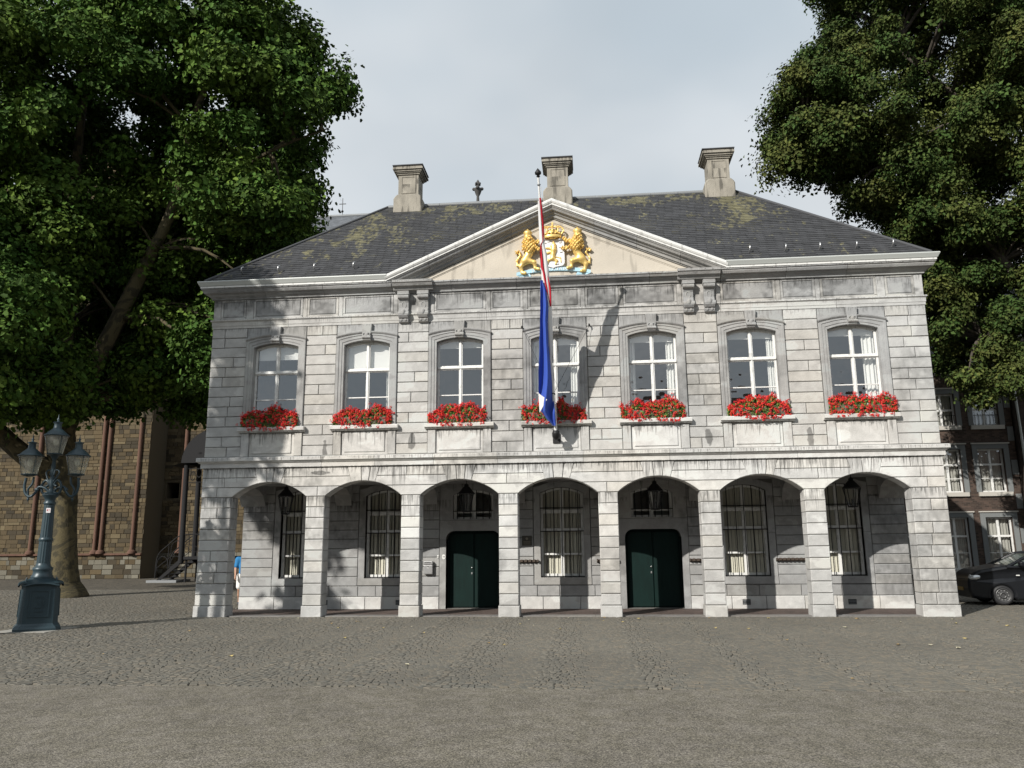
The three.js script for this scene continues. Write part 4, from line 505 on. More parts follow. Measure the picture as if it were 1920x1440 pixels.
  const cr = mk('crown', mg([tf(lathe([[0.22, 0], [0.24, 0.01], [0.245, 0.06], [0.23, 0.09], [0.225, 0.0]], 24), 0, 1.03, 0.14, 0, 0, 0, [1, 1, 0.5]), ...[-1, -0.5, 0, 0.5, 1].map((k) => tube([[k * 0.22, 1.12, 0.14 + 0.1 * (1 - Math.abs(k))], [k * 0.31, 1.25, 0.16 + 0.1 * (1 - Math.abs(k))], [k * 0.2, 1.36, 0.16], [0, 1.35, 0.15]], 0.022, 6, 12)), ...[-0.9, -0.45, 0, 0.45, 0.9].map((k) => tf(new THREE.SphereGeometry(0.035, 8, 6), k * 0.21, 1.16, 0.16 + 0.1 * (1 - Math.abs(k)))), ...[-1, -0.7, -0.35, 0.35, 0.7, 1].map((k) => tf(new THREE.SphereGeometry(0.022, 6, 5), k * 0.27, 1.28 + 0.05 * (1 - k * k), 0.17 + 0.1 * (1 - Math.abs(k)))), tf(new THREE.SphereGeometry(0.19, 14, 8), 0, 1.16, 0.12, 0, 0, 0, [1, 0.8, 0.4])]), M.gold, arms);
  mk('orb_and_cross', mg([tf(new THREE.SphereGeometry(0.04, 10, 8), 0, 1.39, 0.16), boxG(-0.012, 0.012, 1.42, 1.5, 0.15, 0.17), boxG(-0.035, 0.035, 1.455, 1.475, 0.149, 0.171)]), M.gold, cr);
  const ry = (x) => 0.12 - 0.1 * x * x, rb = new Geo(); for (let i = 0; i < 28; i++) { const a = -0.72 + 1.44 * i / 28, b = a + 1.44 / 28, z = 0.05; rb.quad([a, ry(a), z], [b, ry(b), z], [b, ry(b) + 0.1, z], [a, ry(a) + 0.1, z]).quad([a, ry(a), 0], [b, ry(b), 0], [b, ry(b), z], [a, ry(a), z]).quad([a, ry(a) + 0.1, z], [b, ry(b) + 0.1, z], [b, ry(b) + 0.1, 0], [a, ry(a) + 0.1, 0]); }
  for (const s of [-1, 1]) rb.quad([s * 0.72, 0.07, 0.05], [s * 1.02, 0.0, 0.09], [s * 1.02, 0.09, 0.09], [s * 0.72, 0.168, 0.05]).quad([s * 1.02, 0.0, 0.09], [s * 0.8, -0.06, 0.03], [s * 0.8, 0.02, 0.03], [s * 1.02, 0.06, 0.088]).quad([s * 0.8, -0.06, 0.03], [s * 0.62, -0.02, 0.05], [s * 0.66, 0.06, 0.05], [s * 0.8, 0.02, 0.03]);
  const rib = mk('ribbon', rb.build(), M.ribbon, arms); const font = await new FontLoader().loadAsync('fonts/droid/droid_serif_bold.typeface.json'); const word = 'JE MAINTIENDRAI', ls = []; let x = -0.6; for (const ch of word) { if (ch !== ' ') { const g = new TextGeometry(ch, { font, size: 0.07, depth: 0.012, curveSegments: 2 }); g.computeBoundingBox(); const w = g.boundingBox.max.x - g.boundingBox.min.x; g.translate(-g.boundingBox.min.x, 0, 0); ls.push(tf(g, x, ry(x) + 0.016, 0.05, 0, 0, -0.2 * x)); x += w + 0.022; } else x += 0.06; }
  const k = 1.2 / (x + 0.6); mk('lettering', mg(ls.map((g) => { const p = g.attributes.position; for (let i = 0; i < p.count; i++) p.setX(i, (p.getX(i) + 0.6) * k - 0.6); return g; })), M.silver, rib);
}
// ---------------------------------------------------------------- small things in the porch
[-7.8, -2.6, 2.6, 7.8].forEach((x, i) => {
  const l = thing('hanging_lantern', ['black hanging lantern in the arch closest to the lamp post', 'black hanging lantern over the door beside the mailbox', 'black hanging lantern over the door without a mailbox', 'black hanging lantern in the arch closest to the parked van'][i], 'lantern', [x, 2.72, -1.25], 0, 'lanterns hanging in the porch');
  const bars = [], pts = [0.115, 0.225], n = 6; for (let k = 0; k < n; k++) { const a = k / n * TAU + 0.3; bars.push(rod([pts[0] * Math.cos(a), 0, pts[0] * Math.sin(a)], [pts[1] * Math.cos(a), 0.5, pts[1] * Math.sin(a)], 0.011, 5)); }
  mk('cage', mg([...bars, tf(new THREE.TorusGeometry(pts[0], 0.014, 5, 18), 0, 0, 0, Math.PI / 2), tf(new THREE.TorusGeometry(pts[1], 0.016, 5, 18), 0, 0.5, 0, Math.PI / 2)]), M.iron, l); mk('glass', new THREE.CylinderGeometry(pts[1] - 0.01, pts[0] - 0.01, 0.49, 6, 1, true).rotateY(-0.3 + Math.PI / 6).translate(0, 0.25, 0), M.glassPorch, l); mk('cap', lathe([[0.24, 0.5], [0.19, 0.56], [0.09, 0.68], [0.06, 0.7], [0.07, 0.74], [0.02, 0.78], [0, 0.79]], 12), M.iron, l); mk('chain', rod([0, 0.78, 0], [0, 0.89, 0], 0.01, 5), M.iron, l); mk('candle_socket', new THREE.CylinderGeometry(0.03, 0.035, 0.2, 10).translate(0, 0.1, 0), M.iron, l); });
{
  const mb = thing('mailbox', 'pale grey steel mailbox on the porch wall beside the green door', 'mailbox', [-3.9, 0.98, BZ + 0.02]); mk('box', new RoundedBoxGeometry(0.27, 0.27, 0.1, 2, 0.02).translate(0, 0.145, 0.055), M.steel, mb); const lid = mk('lid', new RoundedBoxGeometry(0.28, 0.1, 0.115, 2, 0.02).translate(0, 0.335, 0.06), M.steel, mb); mk('slot', boxG(-0.1, 0.08, 0.335, 0.35, 0.118, 0.12), M.iron, lid); mk('lock', tf(new THREE.CylinderGeometry(0.014, 0.014, 0.01, 10), 0, 0.22, 0.108, Math.PI / 2), M.iron, mb); mk('name_plate', boxG(-0.03, 0.03, 0.185, 0.2, 0.105, 0.108), M.white, mb);
  const np = thing('number_plate', 'small round pale sign with a dark mark beside the green door', 'sign', [-3.46, 1.48, BZ + 0.012]); mk('plate', tf(new THREE.CylinderGeometry(0.055, 0.055, 0.012, 20), 0, 0, 0.006, Math.PI / 2, 0, 0, [1, 1, 1.3]), M.white, np); mk('mark', mg([boxG(-0.03, 0.03, -0.006, 0.006, 0.0125, 0.014), boxG(0.008, 0.02, -0.02, 0.02, 0.0125, 0.0145)]), M.iron, np);
  const bell = thing('door_bell', 'small pale bell push beside the round sign at the green door', 'door bell', [-3.63, 1.49, BZ + 0.012]); mk('plate', new RoundedBoxGeometry(0.05, 0.08, 0.02, 1, 0.008), M.white, bell); mk('button', tf(new THREE.CylinderGeometry(0.012, 0.012, 0.01, 10), 0, 0, 0.014, Math.PI / 2), M.steel, bell);
  const pl = thing('wall_plaque', 'dark bronze plaque with raised lines on the porch wall beside the middle barred window', 'plaque', [-1.02, 1.92, BZ + 0.012]); mk('plate', new RoundedBoxGeometry(0.29, 0.28, 0.02, 1, 0.006), S({ color: lin(0.07, 0.065, 0.055), roughness: 0.45, metalness: 0.6 }), pl); mk('relief', mg([tf(new THREE.SphereGeometry(0.04, 10, 6), 0.0, 0.06, 0.012, 0, 0, 0, [1, 1, 0.3]), ...[0, 1, 2].map((k) => boxG(-0.1, 0.1, -0.03 - k * 0.035, -0.018 - k * 0.035, 0.0105, 0.014))]), S({ color: lin(0.22, 0.2, 0.16), roughness: 0.45, metalness: 0.6 }), pl);
  const wood = S({ color: lin(0.05, 0.035, 0.025), roughness: 0.8 }); [[-1.29, -0.69, 'under the bronze plaque'], [0.98, 1.6, 'between the middle window and a green door'], [3.6, 4.2, 'beside the mailbox-less green door'], [5.98, 7.0, 'between two barred windows']].forEach(([a, b, w]) => { const k = thing('weapon_rack', 'dark notched wooden rail on the porch wall ' + w, 'rack', [(a + b) / 2, 1.32, BZ + 0.012], 0, 'notched rails on the porch wall'); const n = Math.floor((b - a) / 0.11), sh = new THREE.Shape(); const h = (b - a) / 2; sh.moveTo(-h, 0); sh.lineTo(h, 0); sh.lineTo(h, 0.09); for (let i = n; i > 0; i--) { const x1 = -h + i * 2 * h / n, x0 = -h + (i - 1) * 2 * h / n, m = (x0 + x1) / 2; sh.lineTo(m + 0.03, 0.09); sh.lineTo(m + 0.02, 0.035); sh.lineTo(m - 0.02, 0.035); sh.lineTo(m - 0.03, 0.09); } sh.lineTo(-h, 0.09); mk('rail', new THREE.ExtrudeGeometry(sh, { depth: 0.07, bevelEnabled: false }).rotateX(Math.PI / 2 - 0.2).translate(0, 0.05, 0), wood, k); mk('back_board', boxG(-h, h, -0.03, 0.045, -0.005, 0.012), wood, k); });
}
// ---------------------------------------------------------------- lamp post
{
  const L = thing('lamp_post', 'dark blue cast iron lamp post with three glass lanterns on a panelled pedestal', 'lamp post', [-11.73, 0, 3.3]);
  const ring = (h, c, y) => [[-h + c, -h], [h - c, -h], [h, -h + c], [h, h - c], [h - c, h], [-h + c, h], [-h, h - c], [-h, -h + c]].map(([x, z]) => [x, y, z]);
  const pg = new Geo(), lv = [[0.47, 0.1, -0.03], [0.47, 0.1, 0.06], [0.45, 0.1, 0.1], [0.42, 0.1, 0.13], [0.4, 0.1, 0.17], [0.375, 0.09, 0.98], [0.39, 0.09, 1.0], [0.44, 0.1, 1.03], [0.44, 0.1, 1.06], [0.36, 0.1, 1.09], [0.24, 0.08, 1.14], [0.24, 0.08, 1.16]]; for (let k = 0; k + 1 < lv.length; k++) { const a = ring(...lv[k]), b = ring(...lv[k + 1]); for (let i = 0; i < 8; i++) { const j = (i + 1) % 8; pg.quad(a[j], a[i], b[i], b[j]); } } { const t = ring(...lv[lv.length - 1]); for (let i = 1; i < 7; i++) pg.tri(t[0], t[i + 1], t[i]); }
  const ped = mk('pedestal', pg.build(), M.lampPaint, L); ped.rotation.y = 0.62;
  for (let q = 0; q < 4; q++) { const pan = new Geo(); for (const [a, b, c, d] of [[-0.2, 0.2, 0.3, 0.325], [-0.2, 0.2, 0.86, 0.885], [-0.2, -0.175, 0.325, 0.86], [0.175, 0.2, 0.325, 0.86]]) pan.box(a, b, c, d, 0, 0.022); pan.box(-0.09, 0.09, 0.72, 0.735, 0, 0.02).box(-0.09, 0.09, 0.5, 0.515, 0, 0.02).box(0.075, 0.09, 0.515, 0.72, 0, 0.02).box(-0.08, 0.08, 0.415, 0.435, 0, 0.02).box(-0.03, 0.03, 0.58, 0.65, 0, 0.014); const m = mk('panel', pan.build().translate(0, 0, 0.404).rotateX(-0.031).rotateY(q * Math.PI / 2), M.lampPaint, ped);
    const sw = []; for (let i = 0; i <= 12; i++) { const t = i / 6 - 1; sw.push([t * 0.36, 1.0 + 0.05 * Math.exp(-4.84 * t * t) - 0.012 * Math.cos(t * 6), 0.43]); } mk('cap_moulding', tube(sw, 0.022, 6, 24).rotateY(q * Math.PI / 2), M.lampPaint, ped); mk('spike', lathe([[0.03, 1.06], [0.015, 1.1], [0.022, 1.13], [0, 1.17]], 8).translate(0.3, 0, 0.3).rotateY(q * Math.PI / 2), M.lampPaint, ped); }
  const prof = [[0.22, 1.15], [0.23, 1.19], [0.2, 1.23], [0.19, 1.3], [0.21, 1.33], [0.21, 1.38], [0.16, 1.41], [0.15, 1.46], [0.14, 1.48]]; mk('column_base', lathe(prof, 20), M.lampPaint, L);
  const fl = (y0, y1, r0, r1) => { const n = 96, P = [], I = []; for (let k = 0; k < 2; k++) for (let i = 0; i <= n; i++) { const a = i / n * TAU, r = (k ? r1 : r0) * (1 - 0.07 * Math.abs(Math.sin(a * 8))); P.push(r * Math.cos(a), k ? y1 : y0, r * Math.sin(a)); } for (let i = 0; i < n; i++) I.push(i, n + 1 + i, i + 1, i + 1, n + 1 + i, n + 2 + i); const g = new THREE.BufferGeometry(); g.setAttribute('position', new THREE.Float32BufferAttribute(P, 3)); g.setIndex(I); g.computeVertexNormals(); return g; };
  const col = mk('column', mergeGeometries([fl(1.48, 1.98, 0.145, 0.135), fl(2.05, 2.82, 0.13, 0.11)]), M.lampPaint, L);
  mk('collar', lathe([[0.13, 1.97], [0.15, 1.99], [0.15, 2.03], [0.13, 2.06]], 20), M.lampPaint, L); mk('stem', mg([lathe([[0.1, 2.8], [0.125, 2.82], [0.125, 2.86], [0.1, 2.9], [0.12, 2.96], [0.17, 3.02], [0.17, 3.06], [0.08, 3.1], [0.05, 3.2], [0.07, 3.35], [0.04, 3.5], [0.05, 3.7], [0.035, 3.85], [0.09, 3.95], [0.13, 3.97]], 20)]), M.lampPaint, L);
  const st = mk('sticker', boxG(-0.045, 0.045, 2.62, 2.73, 0.119, 0.121), M.sticker, L); st.rotation.y = 0.5; mk('print', mg([boxG(-0.03, -0.01, 2.66, 2.7, 0.1212, 0.1218), boxG(0, 0.03, 2.66, 2.67, 0.1212, 0.1218), boxG(0, 0.03, 2.69, 2.7, 0.1212, 0.1218)]), S({ color: lin(0.4, 0.05, 0.05) }), st);
  const lantern = (x, y, z) => { const g = mk('lantern', mg([lathe([[0.262, 0.45], [0.275, 0.44], [0.275, 0.465], [0.25, 0.475], [0.2, 0.53], [0.12, 0.6], [0.085, 0.63], [0.075, 0.74], [0.1, 0.76], [0.1, 0.775], [0.03, 0.79], [0.02, 0.82], [0.035, 0.845], [0.012, 0.88], [0.004, 0.96], [0, 0.97]], 20), lathe([[0.0, -0.04], [0.08, -0.03], [0.17, 0.0], [0.18, 0.02], [0.16, 0.03], [0, 0.03]], 20), ...[0, 1, 2, 3].map((k) => rod([0.176 * Math.cos(k * 1.571 + 0.5), 0.02, 0.176 * Math.sin(k * 1.571 + 0.5)], [0.262 * Math.cos(k * 1.571 + 0.5), 0.45, 0.262 * Math.sin(k * 1.571 + 0.5)], 0.007, 5))]), M.lampPaint, L); mk('globe', lathe([[0.165, 0.03], [0.2, 0.2], [0.25, 0.44]], 24), M.lampGlass, g); mk('bulb', tf(new THREE.SphereGeometry(0.06, 12, 10), 0, 0.3, 0, 0, 0, 0, [1, 1.6, 1]), M.white, g); g.position.set(x, y, z); return g; };
  lantern(0.0, 3.98, 0); lantern(-0.52, 3.5, 0.1); lantern(0.52, 3.5, -0.1);
  for (const s of [-1, 1]) mk('scroll_arm', mg([tube([[0, 3.06, 0], [s * 0.14, 3.2, s * -0.03], [s * 0.28, 3.22, s * -0.05], [s * 0.34, 3.1, s * -0.06], [s * 0.44, 3.0, s * -0.09], [s * 0.55, 3.06, s * -0.1], [s * 0.6, 3.24, s * -0.1], [s * 0.58, 3.44, s * -0.1]], 0.032, 8, 30), tube([[s * 0.4, 3.46, -s * 0.09], [s * 0.42, 3.3, -s * 0.09], [s * 0.5, 3.18, -s * 0.1], [s * 0.5, 3.06, -s * 0.1], [s * 0.48, 2.97, -s * 0.1]], 0.024, 6, 20), tube([[s * 0.06, 3.1, 0], [s * 0.2, 3.08, 0], [s * 0.24, 3.26, 0], [s * 0.14, 3.38, 0], [s * 0.06, 3.28, 0], [s * 0.13, 3.24, 0]], 0.03, 7, 26), tube([[s * 0.02, 3.3, 0.03], [s * 0.12, 3.45, 0.02], [s * 0.16, 3.58, 0], [s * 0.06, 3.62, 0], [s * 0.04, 3.5, 0.02]], 0.02, 6, 20), tf(new THREE.SphereGeometry(0.03, 8, 6), s * 0.48, 2.94, -s * 0.1), tf(new THREE.ConeGeometry(0.02, 0.07, 6), s * 0.48, 2.9, -s * 0.1, Math.PI), tf(new THREE.SphereGeometry(0.05, 8, 6), s * 0.32, 3.16, -s * 0.06, 0, 0, 0, [1.2, 1, 0.6])]), M.lampPaint, L);
  const slab = struct('paving_slab', boxG(-12.35, -11.1, -0.05, 0.016, 2.68, 3.92), S({ color: lin(0.3, 0.29, 0.26), roughness: 0.9 }));
}
// ---------------------------------------------------------------- church behind the square
{
  const ch = thing('church', 'tall brown rubble-stone church wall with red sandstone colonnettes behind the plane tree', 'church', [0, 0, 0]);
  const ZA = -27, ZBk = -29, XC = -26.8, mort = S({ color: lin(0.085, 0.069, 0.043), roughness: 1, bumpMap: roughBump, bumpScale: 0.01 }), red = S({ color: lin(0.13, 0.068, 0.045), roughness: 0.9, bumpMap: roughBump, bumpScale: 0.008, map: dtex(128, 128, (i, j) => 0.9 + 0.3 * (fbm(i / 9, j / 25, 3) - 0.5), true, 0.4, 0.4) });
  const stM = S({ vertexColors: true, roughness: 0.95, bumpMap: roughBump, bumpScale: 0.012 });
  const A = mk('apse_wall', new Geo().prism([[-60, -0.2], [XC, -0.2], [XC, 26.3], [-31.5, 30.2], [-36, 26.5], [-60, 26.5]], ZA - 4, ZA, 0).build(), mort, ch);
  const B = mk('nave_wall', (() => { const s = new THREE.Shape([[XC, -0.2], [12, -0.2], [12, 21.3], [XC, 21.3]].map((p) => new THREE.Vector2(...p))); s.holes.push(new THREE.Path([[-26.6, 4.98], [-25.75, 4.98], [-25.75, 6.01], [-26.6, 6.01]].map((p) => new THREE.Vector2(...p)))); return mg([new THREE.ExtrudeGeometry(s, { depth: 1.5, bevelEnabled: false }).translate(0, 0, ZBk - 1.5), boxG(-28, -24, 3, 8, ZBk - 4, ZBk - 3.8), boxG(-28, -24, 3, 3.2, ZBk - 3.8, ZBk - 1.5), boxG(-28, -24, 7.8, 8, ZBk - 3.8, ZBk - 1.5), boxG(-28, -27.8, 3.2, 7.8, ZBk - 3.8, ZBk - 1.5), boxG(-24.2, -24, 3.2, 7.8, ZBk - 3.8, ZBk - 1.5)]); })(), mort, ch);
  const r = rng(301), tone = (y) => { const k = 0.72 + 0.5 * r(), t = r(); if (y < 1.35 && r() < 0.55) return [0.145 * k, 0.135 * k, 0.105 * k]; return t < 0.3 ? [0.046 * k, 0.036 * k, 0.021 * k] : t < 0.85 ? [0.084 * k, 0.062 * k, 0.032 * k] : [0.115 * k, 0.09 * k, 0.05 * k]; };
  const holes = [[-26.6, -25.75, 4.97, 6.02, 1]];
  const lay = (x0, x1, y0, y1, z, top) => { const out = []; let y = y0; while (y < y1) { const h = 0.17 + 0.15 * r(); let x = x0 - 0.3 * r(); while (x < x1) { const w = 0.22 + 0.5 * r() * (0.5 + r()), a = Math.max(x, x0), b = Math.min(x + w, x1); if (b - a > 0.08 && (!top || y + h < top((a + b) / 2)) && !holes.some(([p, q, s, t]) => z < -28 && a < q && b > p && y < t && y + h > s)) out.push([a + 0.012, b - 0.012, y + 0.012, Math.min(y + h, y1) - 0.012, z, 0.02 + 0.03 * r(), tone(y)]); x += w; } y += h; } return out; };
  const stones = [...lay(-42, XC, 0, 29, ZA, (x) => (x > -31.5 ? 26.3 + (XC - x) * 0.83 : x > -36 ? 26.5 + (x + 36) * 0.82 : 26.5)), ...lay(XC, -14, 0, 21.2, ZBk)];
  const score = ([a, b, c, d, z]) => { const x = (a + b) / 2, y = (c + d) / 2; return (z < -28 ? (x > -22.6 ? 99 : 0) : x > -31.5 ? 0 : x < -38 ? 99 : 3) + Math.abs(y - 4.5) * 1.0 - (b - a) * 9; };
  const idx = stones.map((s, i) => [score(s), i]).sort((p, q) => p[0] - q[0]), near = new Set(idx.slice(0, 300).map((p) => p[1])), rest = new Geo(); rest.color(1, 1, 1);
  stones.forEach(([a, b, c, d, z, pz, t], i) => { if (near.has(i)) mk('stone', new Geo().color(...t).prism([[a, c], [b, c], [b, d], [a, d]], z - 0.02, z + pz, 0.014).build(), stM, z === ZA ? A : B); else { rest.color(...t); rest.quad([a, c, z + pz], [b, c, z + pz], [b, d, z + pz], [a, d, z + pz]).quad([a, d, z + pz], [b, d, z + pz], [b, d, z], [a, d, z]).quad([a, c, z], [b, c, z], [b, c, z + pz], [a, c, z + pz]).quad([a, c, z], [a, c, z + pz], [a, d, z + pz], [a, d, z]).quad([b, c, z + pz], [b, c, z], [b, d, z], [b, d, z + pz]); } });
  tag(mk('rubble_stones', rest.build(), stM, ch), null, null, null, 'stuff');
  mk('plinth_ledge', runX([[1.55, 0], [1.5, 0.16], [1.42, 0.16], [1.38, 0.05], [1.38, 0]], -60, XC).translate(0, 0, ZA), red, A);
  for (const [x, z, y1] of [[-34.1, ZA, 10.2], [-29.85, ZA, 10.2], [-29.45, ZA, 10.2], [-27.4, ZA, 10.0], [-38.4, ZA, 10.2], [-25.4, ZBk, 9.7], [-23.0, ZBk, 9.7]]) { const c = mk('colonnette', rod([x, 1.6, z + 0.12], [x, y1, z + 0.12], 0.12, 12), red, z === ZA ? A : B); mk('base', lathe([[0.26, 1.5], [0.26, 1.62], [0.2, 1.7], [0.15, 1.74]], 12).translate(x, 0, z + 0.12), red, c); }
  const arc = (a, b, y, z, p) => { const pts = [], h = (b - a) / 2; for (let k = 0; k <= 14; k++) { const t = Math.PI * k / 14; pts.push([(a + b) / 2 - h * Math.cos(t), y + h * 0.72 * Math.sin(t), z + 0.08]); } mk('blind_arch', tube(pts, 0.15, 7, 28), mort, p); };
  arc(-34.1, -29.85, 10.2, ZA, A); arc(-29.45, -27.4, 10.0, ZA, A); arc(-38.4, -34.1, 10.2, ZA, A); arc(-25.4, -23.0, 9.7, ZBk, B);
  mk('string_moulding', runX([[12.2, 0], [12.15, 0.22], [12.0, 0.22], [11.9, 0.06], [11.9, 0]], -60, XC + 0.1).translate(0, 0, ZA), mort, A); mk('string_moulding', runX([[11.4, 0], [11.35, 0.2], [11.2, 0.2], [11.1, 0.05], [11.1, 0]], XC + 0.01, 12).translate(0, 0, ZBk), mort, B);
  for (const [x, z, y0, y1] of [[-25.92, ZBk, 11.5, 20.8], [-22.2, ZBk, 11.5, 20.8], [-31.5, ZA, 12.3, 26]]) mk('pilaster_strip', boxG(x - 0.3, x + 0.3, y0, y1, z, z + 0.25), mort, z === ZA ? A : B);
  mk('gable_coping', mg([rod([XC + 0.1, 26.4, ZA - 0.5], [-31.5, 30.4, ZA - 0.5], 0.3, 4), rod([-36, 26.7, ZA - 0.5], [-31.5, 30.4, ZA - 0.5], 0.3, 4)]), M.slatePlain, A);
  const grey = S({ color: lin(0.36, 0.37, 0.37), roughness: 0.8 }); mk('eaves_cornice', runX([[21.5, -0.5], [21.5, 0.55], [21.25, 0.55], [21.1, 0.3], [20.85, 0.25], [20.8, 0]], XC, 12).translate(0, 0, ZBk), grey, B);
  const sr = S({ color: lin(0.135, 0.145, 0.16), roughness: 0.7, map: dtex(256, 256, (i, j) => { const rr = Math.floor(j / 8), ii = (i + (rr % 2) * 8) % 256; return 0.84 + 0.22 * (h2(Math.floor(ii / 16), rr + 40) - 0.5) - (j % 8 < 1 ? 0.14 : 0); }, true, 0.25, 0.25) });
  const roof = mk('nave_roof', new Geo().quad([XC, 21.45, ZBk + 0.6], [-5, 21.45, ZBk + 0.6], [-5, 27.1, -36], [XC, 27.1, -36]).quad([XC, 27.1, -36], [-5, 27.1, -36], [-5, 20, -43], [XC, 20, -43]).tri([-5, 21.45, ZBk + 0.6], [-5, 20, -43], [-5, 27.1, -36]).build(), sr, ch);
  mk('ridge_cap', rod([XC, 27.12, -36], [-5, 27.12, -36], 0.13, 8), M.lead, roof);
  mk('iron_cross', mg([boxG(-17.8, -17.76, 27.1, 28.6, -36.02, -35.98), boxG(-18.05, -17.51, 28.1, 28.14, -36.03, -35.97), tf(new THREE.SphereGeometry(0.1, 8, 6), -17.78, 27.5, -36)]), M.iron, roof);
  mk('stone_finial', mg([lathe([[0.2, 26.9], [0.14, 27.4], [0.1, 28.2], [0.2, 28.4], [0.3, 28.7], [0.36, 28.8], [0.14, 28.86], [0.12, 29.1], [0.2, 29.2], [0.12, 29.3], [0.1, 29.45], [0, 29.6]], 10).translate(-7.1, 0, -36), ...[0, 1, 2, 3].map((k) => tf(new THREE.SphereGeometry(0.13, 8, 6), -7.1 + 0.32 * Math.cos(k * 1.571), 28.8, -36 + 0.32 * Math.sin(k * 1.571))), ...[0, 1, 2, 3].map((k) => tf(new THREE.SphereGeometry(0.09, 8, 6), -7.1 + 0.2 * Math.cos(k * 1.571 + 0.6), 29.22, -36 + 0.2 * Math.sin(k * 1.571 + 0.6)))]), S({ color: lin(0.06, 0.058, 0.055), roughness: 0.9 }), roof);
}
{ // iron stair with a curved canopy at the church
  const t = thing('iron_staircase', 'black iron outdoor stair with scrolled railings, tall post and curved canopy', 'staircase', [-22.6, 0, -22]);
  mk('landing_slab', boxG(-0.5, 1.2, -0.05, 0.12, -0.8, 0.8), M.lead, t);
  for (let k = 0; k < 6; k++) mk('tread', boxG(0.1 + k * 0.24, 0.42 + k * 0.24, 0.2 + k * 0.19, 0.24 + k * 0.19, -0.65, 0.65), M.ironMatte, t);
  for (const z of [-0.68, 0.68]) { mk('stringer', new Geo().prism([[0, 0.1], [0.22, 0.1], [1.6, 1.2], [1.6, 1.36], [1.4, 1.36]], z - 0.03, z + 0.03, 0, true).build(), M.ironMatte, t); }
  for (const z of [-0.72, 0.72]) { mk('handrail', tube([[-0.05, 0.35, z], [-0.02, 1.2, z], [0.1, 1.55, z], [0.6, 2.0, z], [1.0, 2.35, z], [1.3, 2.5, z], [3.6, 2.5, z]], 0.028, 6, 30), M.ironMatte, t); mk('rail_scroll', mg([tube([[0.05, 0.6, z], [0.0, 1.0, z], [0.2, 1.35, z], [0.5, 1.3, z], [0.6, 1.0, z], [0.4, 0.8, z]], 0.02, 5, 24), tube([[0.75, 1.5, z], [0.8, 2.0, z], [1.1, 2.2, z], [1.35, 2.0, z], [1.25, 1.6, z]], 0.02, 5, 24), rod([0.62, 0.7, z], [0.62, 2.0, z], 0.02), rod([0.0, 0.75, z], [1.4, 1.85, z], 0.02), rod([-0.05, 0.2, z], [-0.05, 0.5, z], 0.025)]), M.ironMatte, t); }
  mk('platform', boxG(1.45, 4.2, 1.2, 1.36, -0.75, 0.75), M.ironMatte, t); for (const x of [1.6, 3.9]) for (const z of [-0.6, 0.6]) mk('support_leg', rod([x, 0, z], [x, 1.2, z], 0.06), M.ironMatte, t);
  const bal = []; for (let k = 0; k < 10; k++) { const x = 1.5 + k * 0.25; bal.push(rod([x, 1.36, 0.72], [x, 2.5, 0.72], 0.016, 5), tf(new THREE.TorusGeometry(0.14, 0.014, 5, 14), x + 0.12, 1.75 + 0.35 * (k % 2), 0.72, 0, 0, 0, [0.8, 1.1, 1])); } mk('balustrade', mg(bal), M.ironMatte, t);
  mk('canopy_post', rod([1.35, 1.0, 0.72], [1.3, 6.5, 0.72], 0.14, 10), M.ironMatte, t); mk('canopy_post', rod([1.35, 1.0, -0.72], [1.3, 6.5, -0.72], 0.14, 10), M.ironMatte, t);
  const cv = new Geo(), P = (k, z) => { const a = Math.PI * (1 - k / 16); return [3.1 + 2.0 * Math.cos(a), 6.4 + 1.9 * Math.sin(a), z]; }; for (let k = 0; k < 16; k++) { cv.quad(P(k, 1), P(k + 1, 1), P(k + 1, -1), P(k, -1)); cv.tri([3.1, 6.4, 1], P(k, 1), P(k + 1, 1)); cv.tri([3.1, 6.4, -1], P(k + 1, -1), P(k, -1)); } cv.quad([1.1, 6.4, -1], [1.1, 6.4, 1], [0.55, 6.25, 1], [0.55, 6.25, -1]); mk('canopy', cv.build(), M.ironMatte, t);
  const fr = []; for (let k = 0; k < 7; k++) fr.push(tf(new THREE.TorusGeometry(0.2, 0.025, 5, 14), 1.7 + k * 0.36, 5.7 + 0.16 * (k % 2), 0.74, 0, 0, 0, [0.7, 1.2, 1])); fr.push(rod([1.4, 6.1, 0.74], [4.2, 6.1, 0.74], 0.025), rod([1.4, 5.35, 0.74], [4.2, 5.35, 0.74], 0.025)); mk('fretwork', mg(fr), M.ironMatte, t);
}
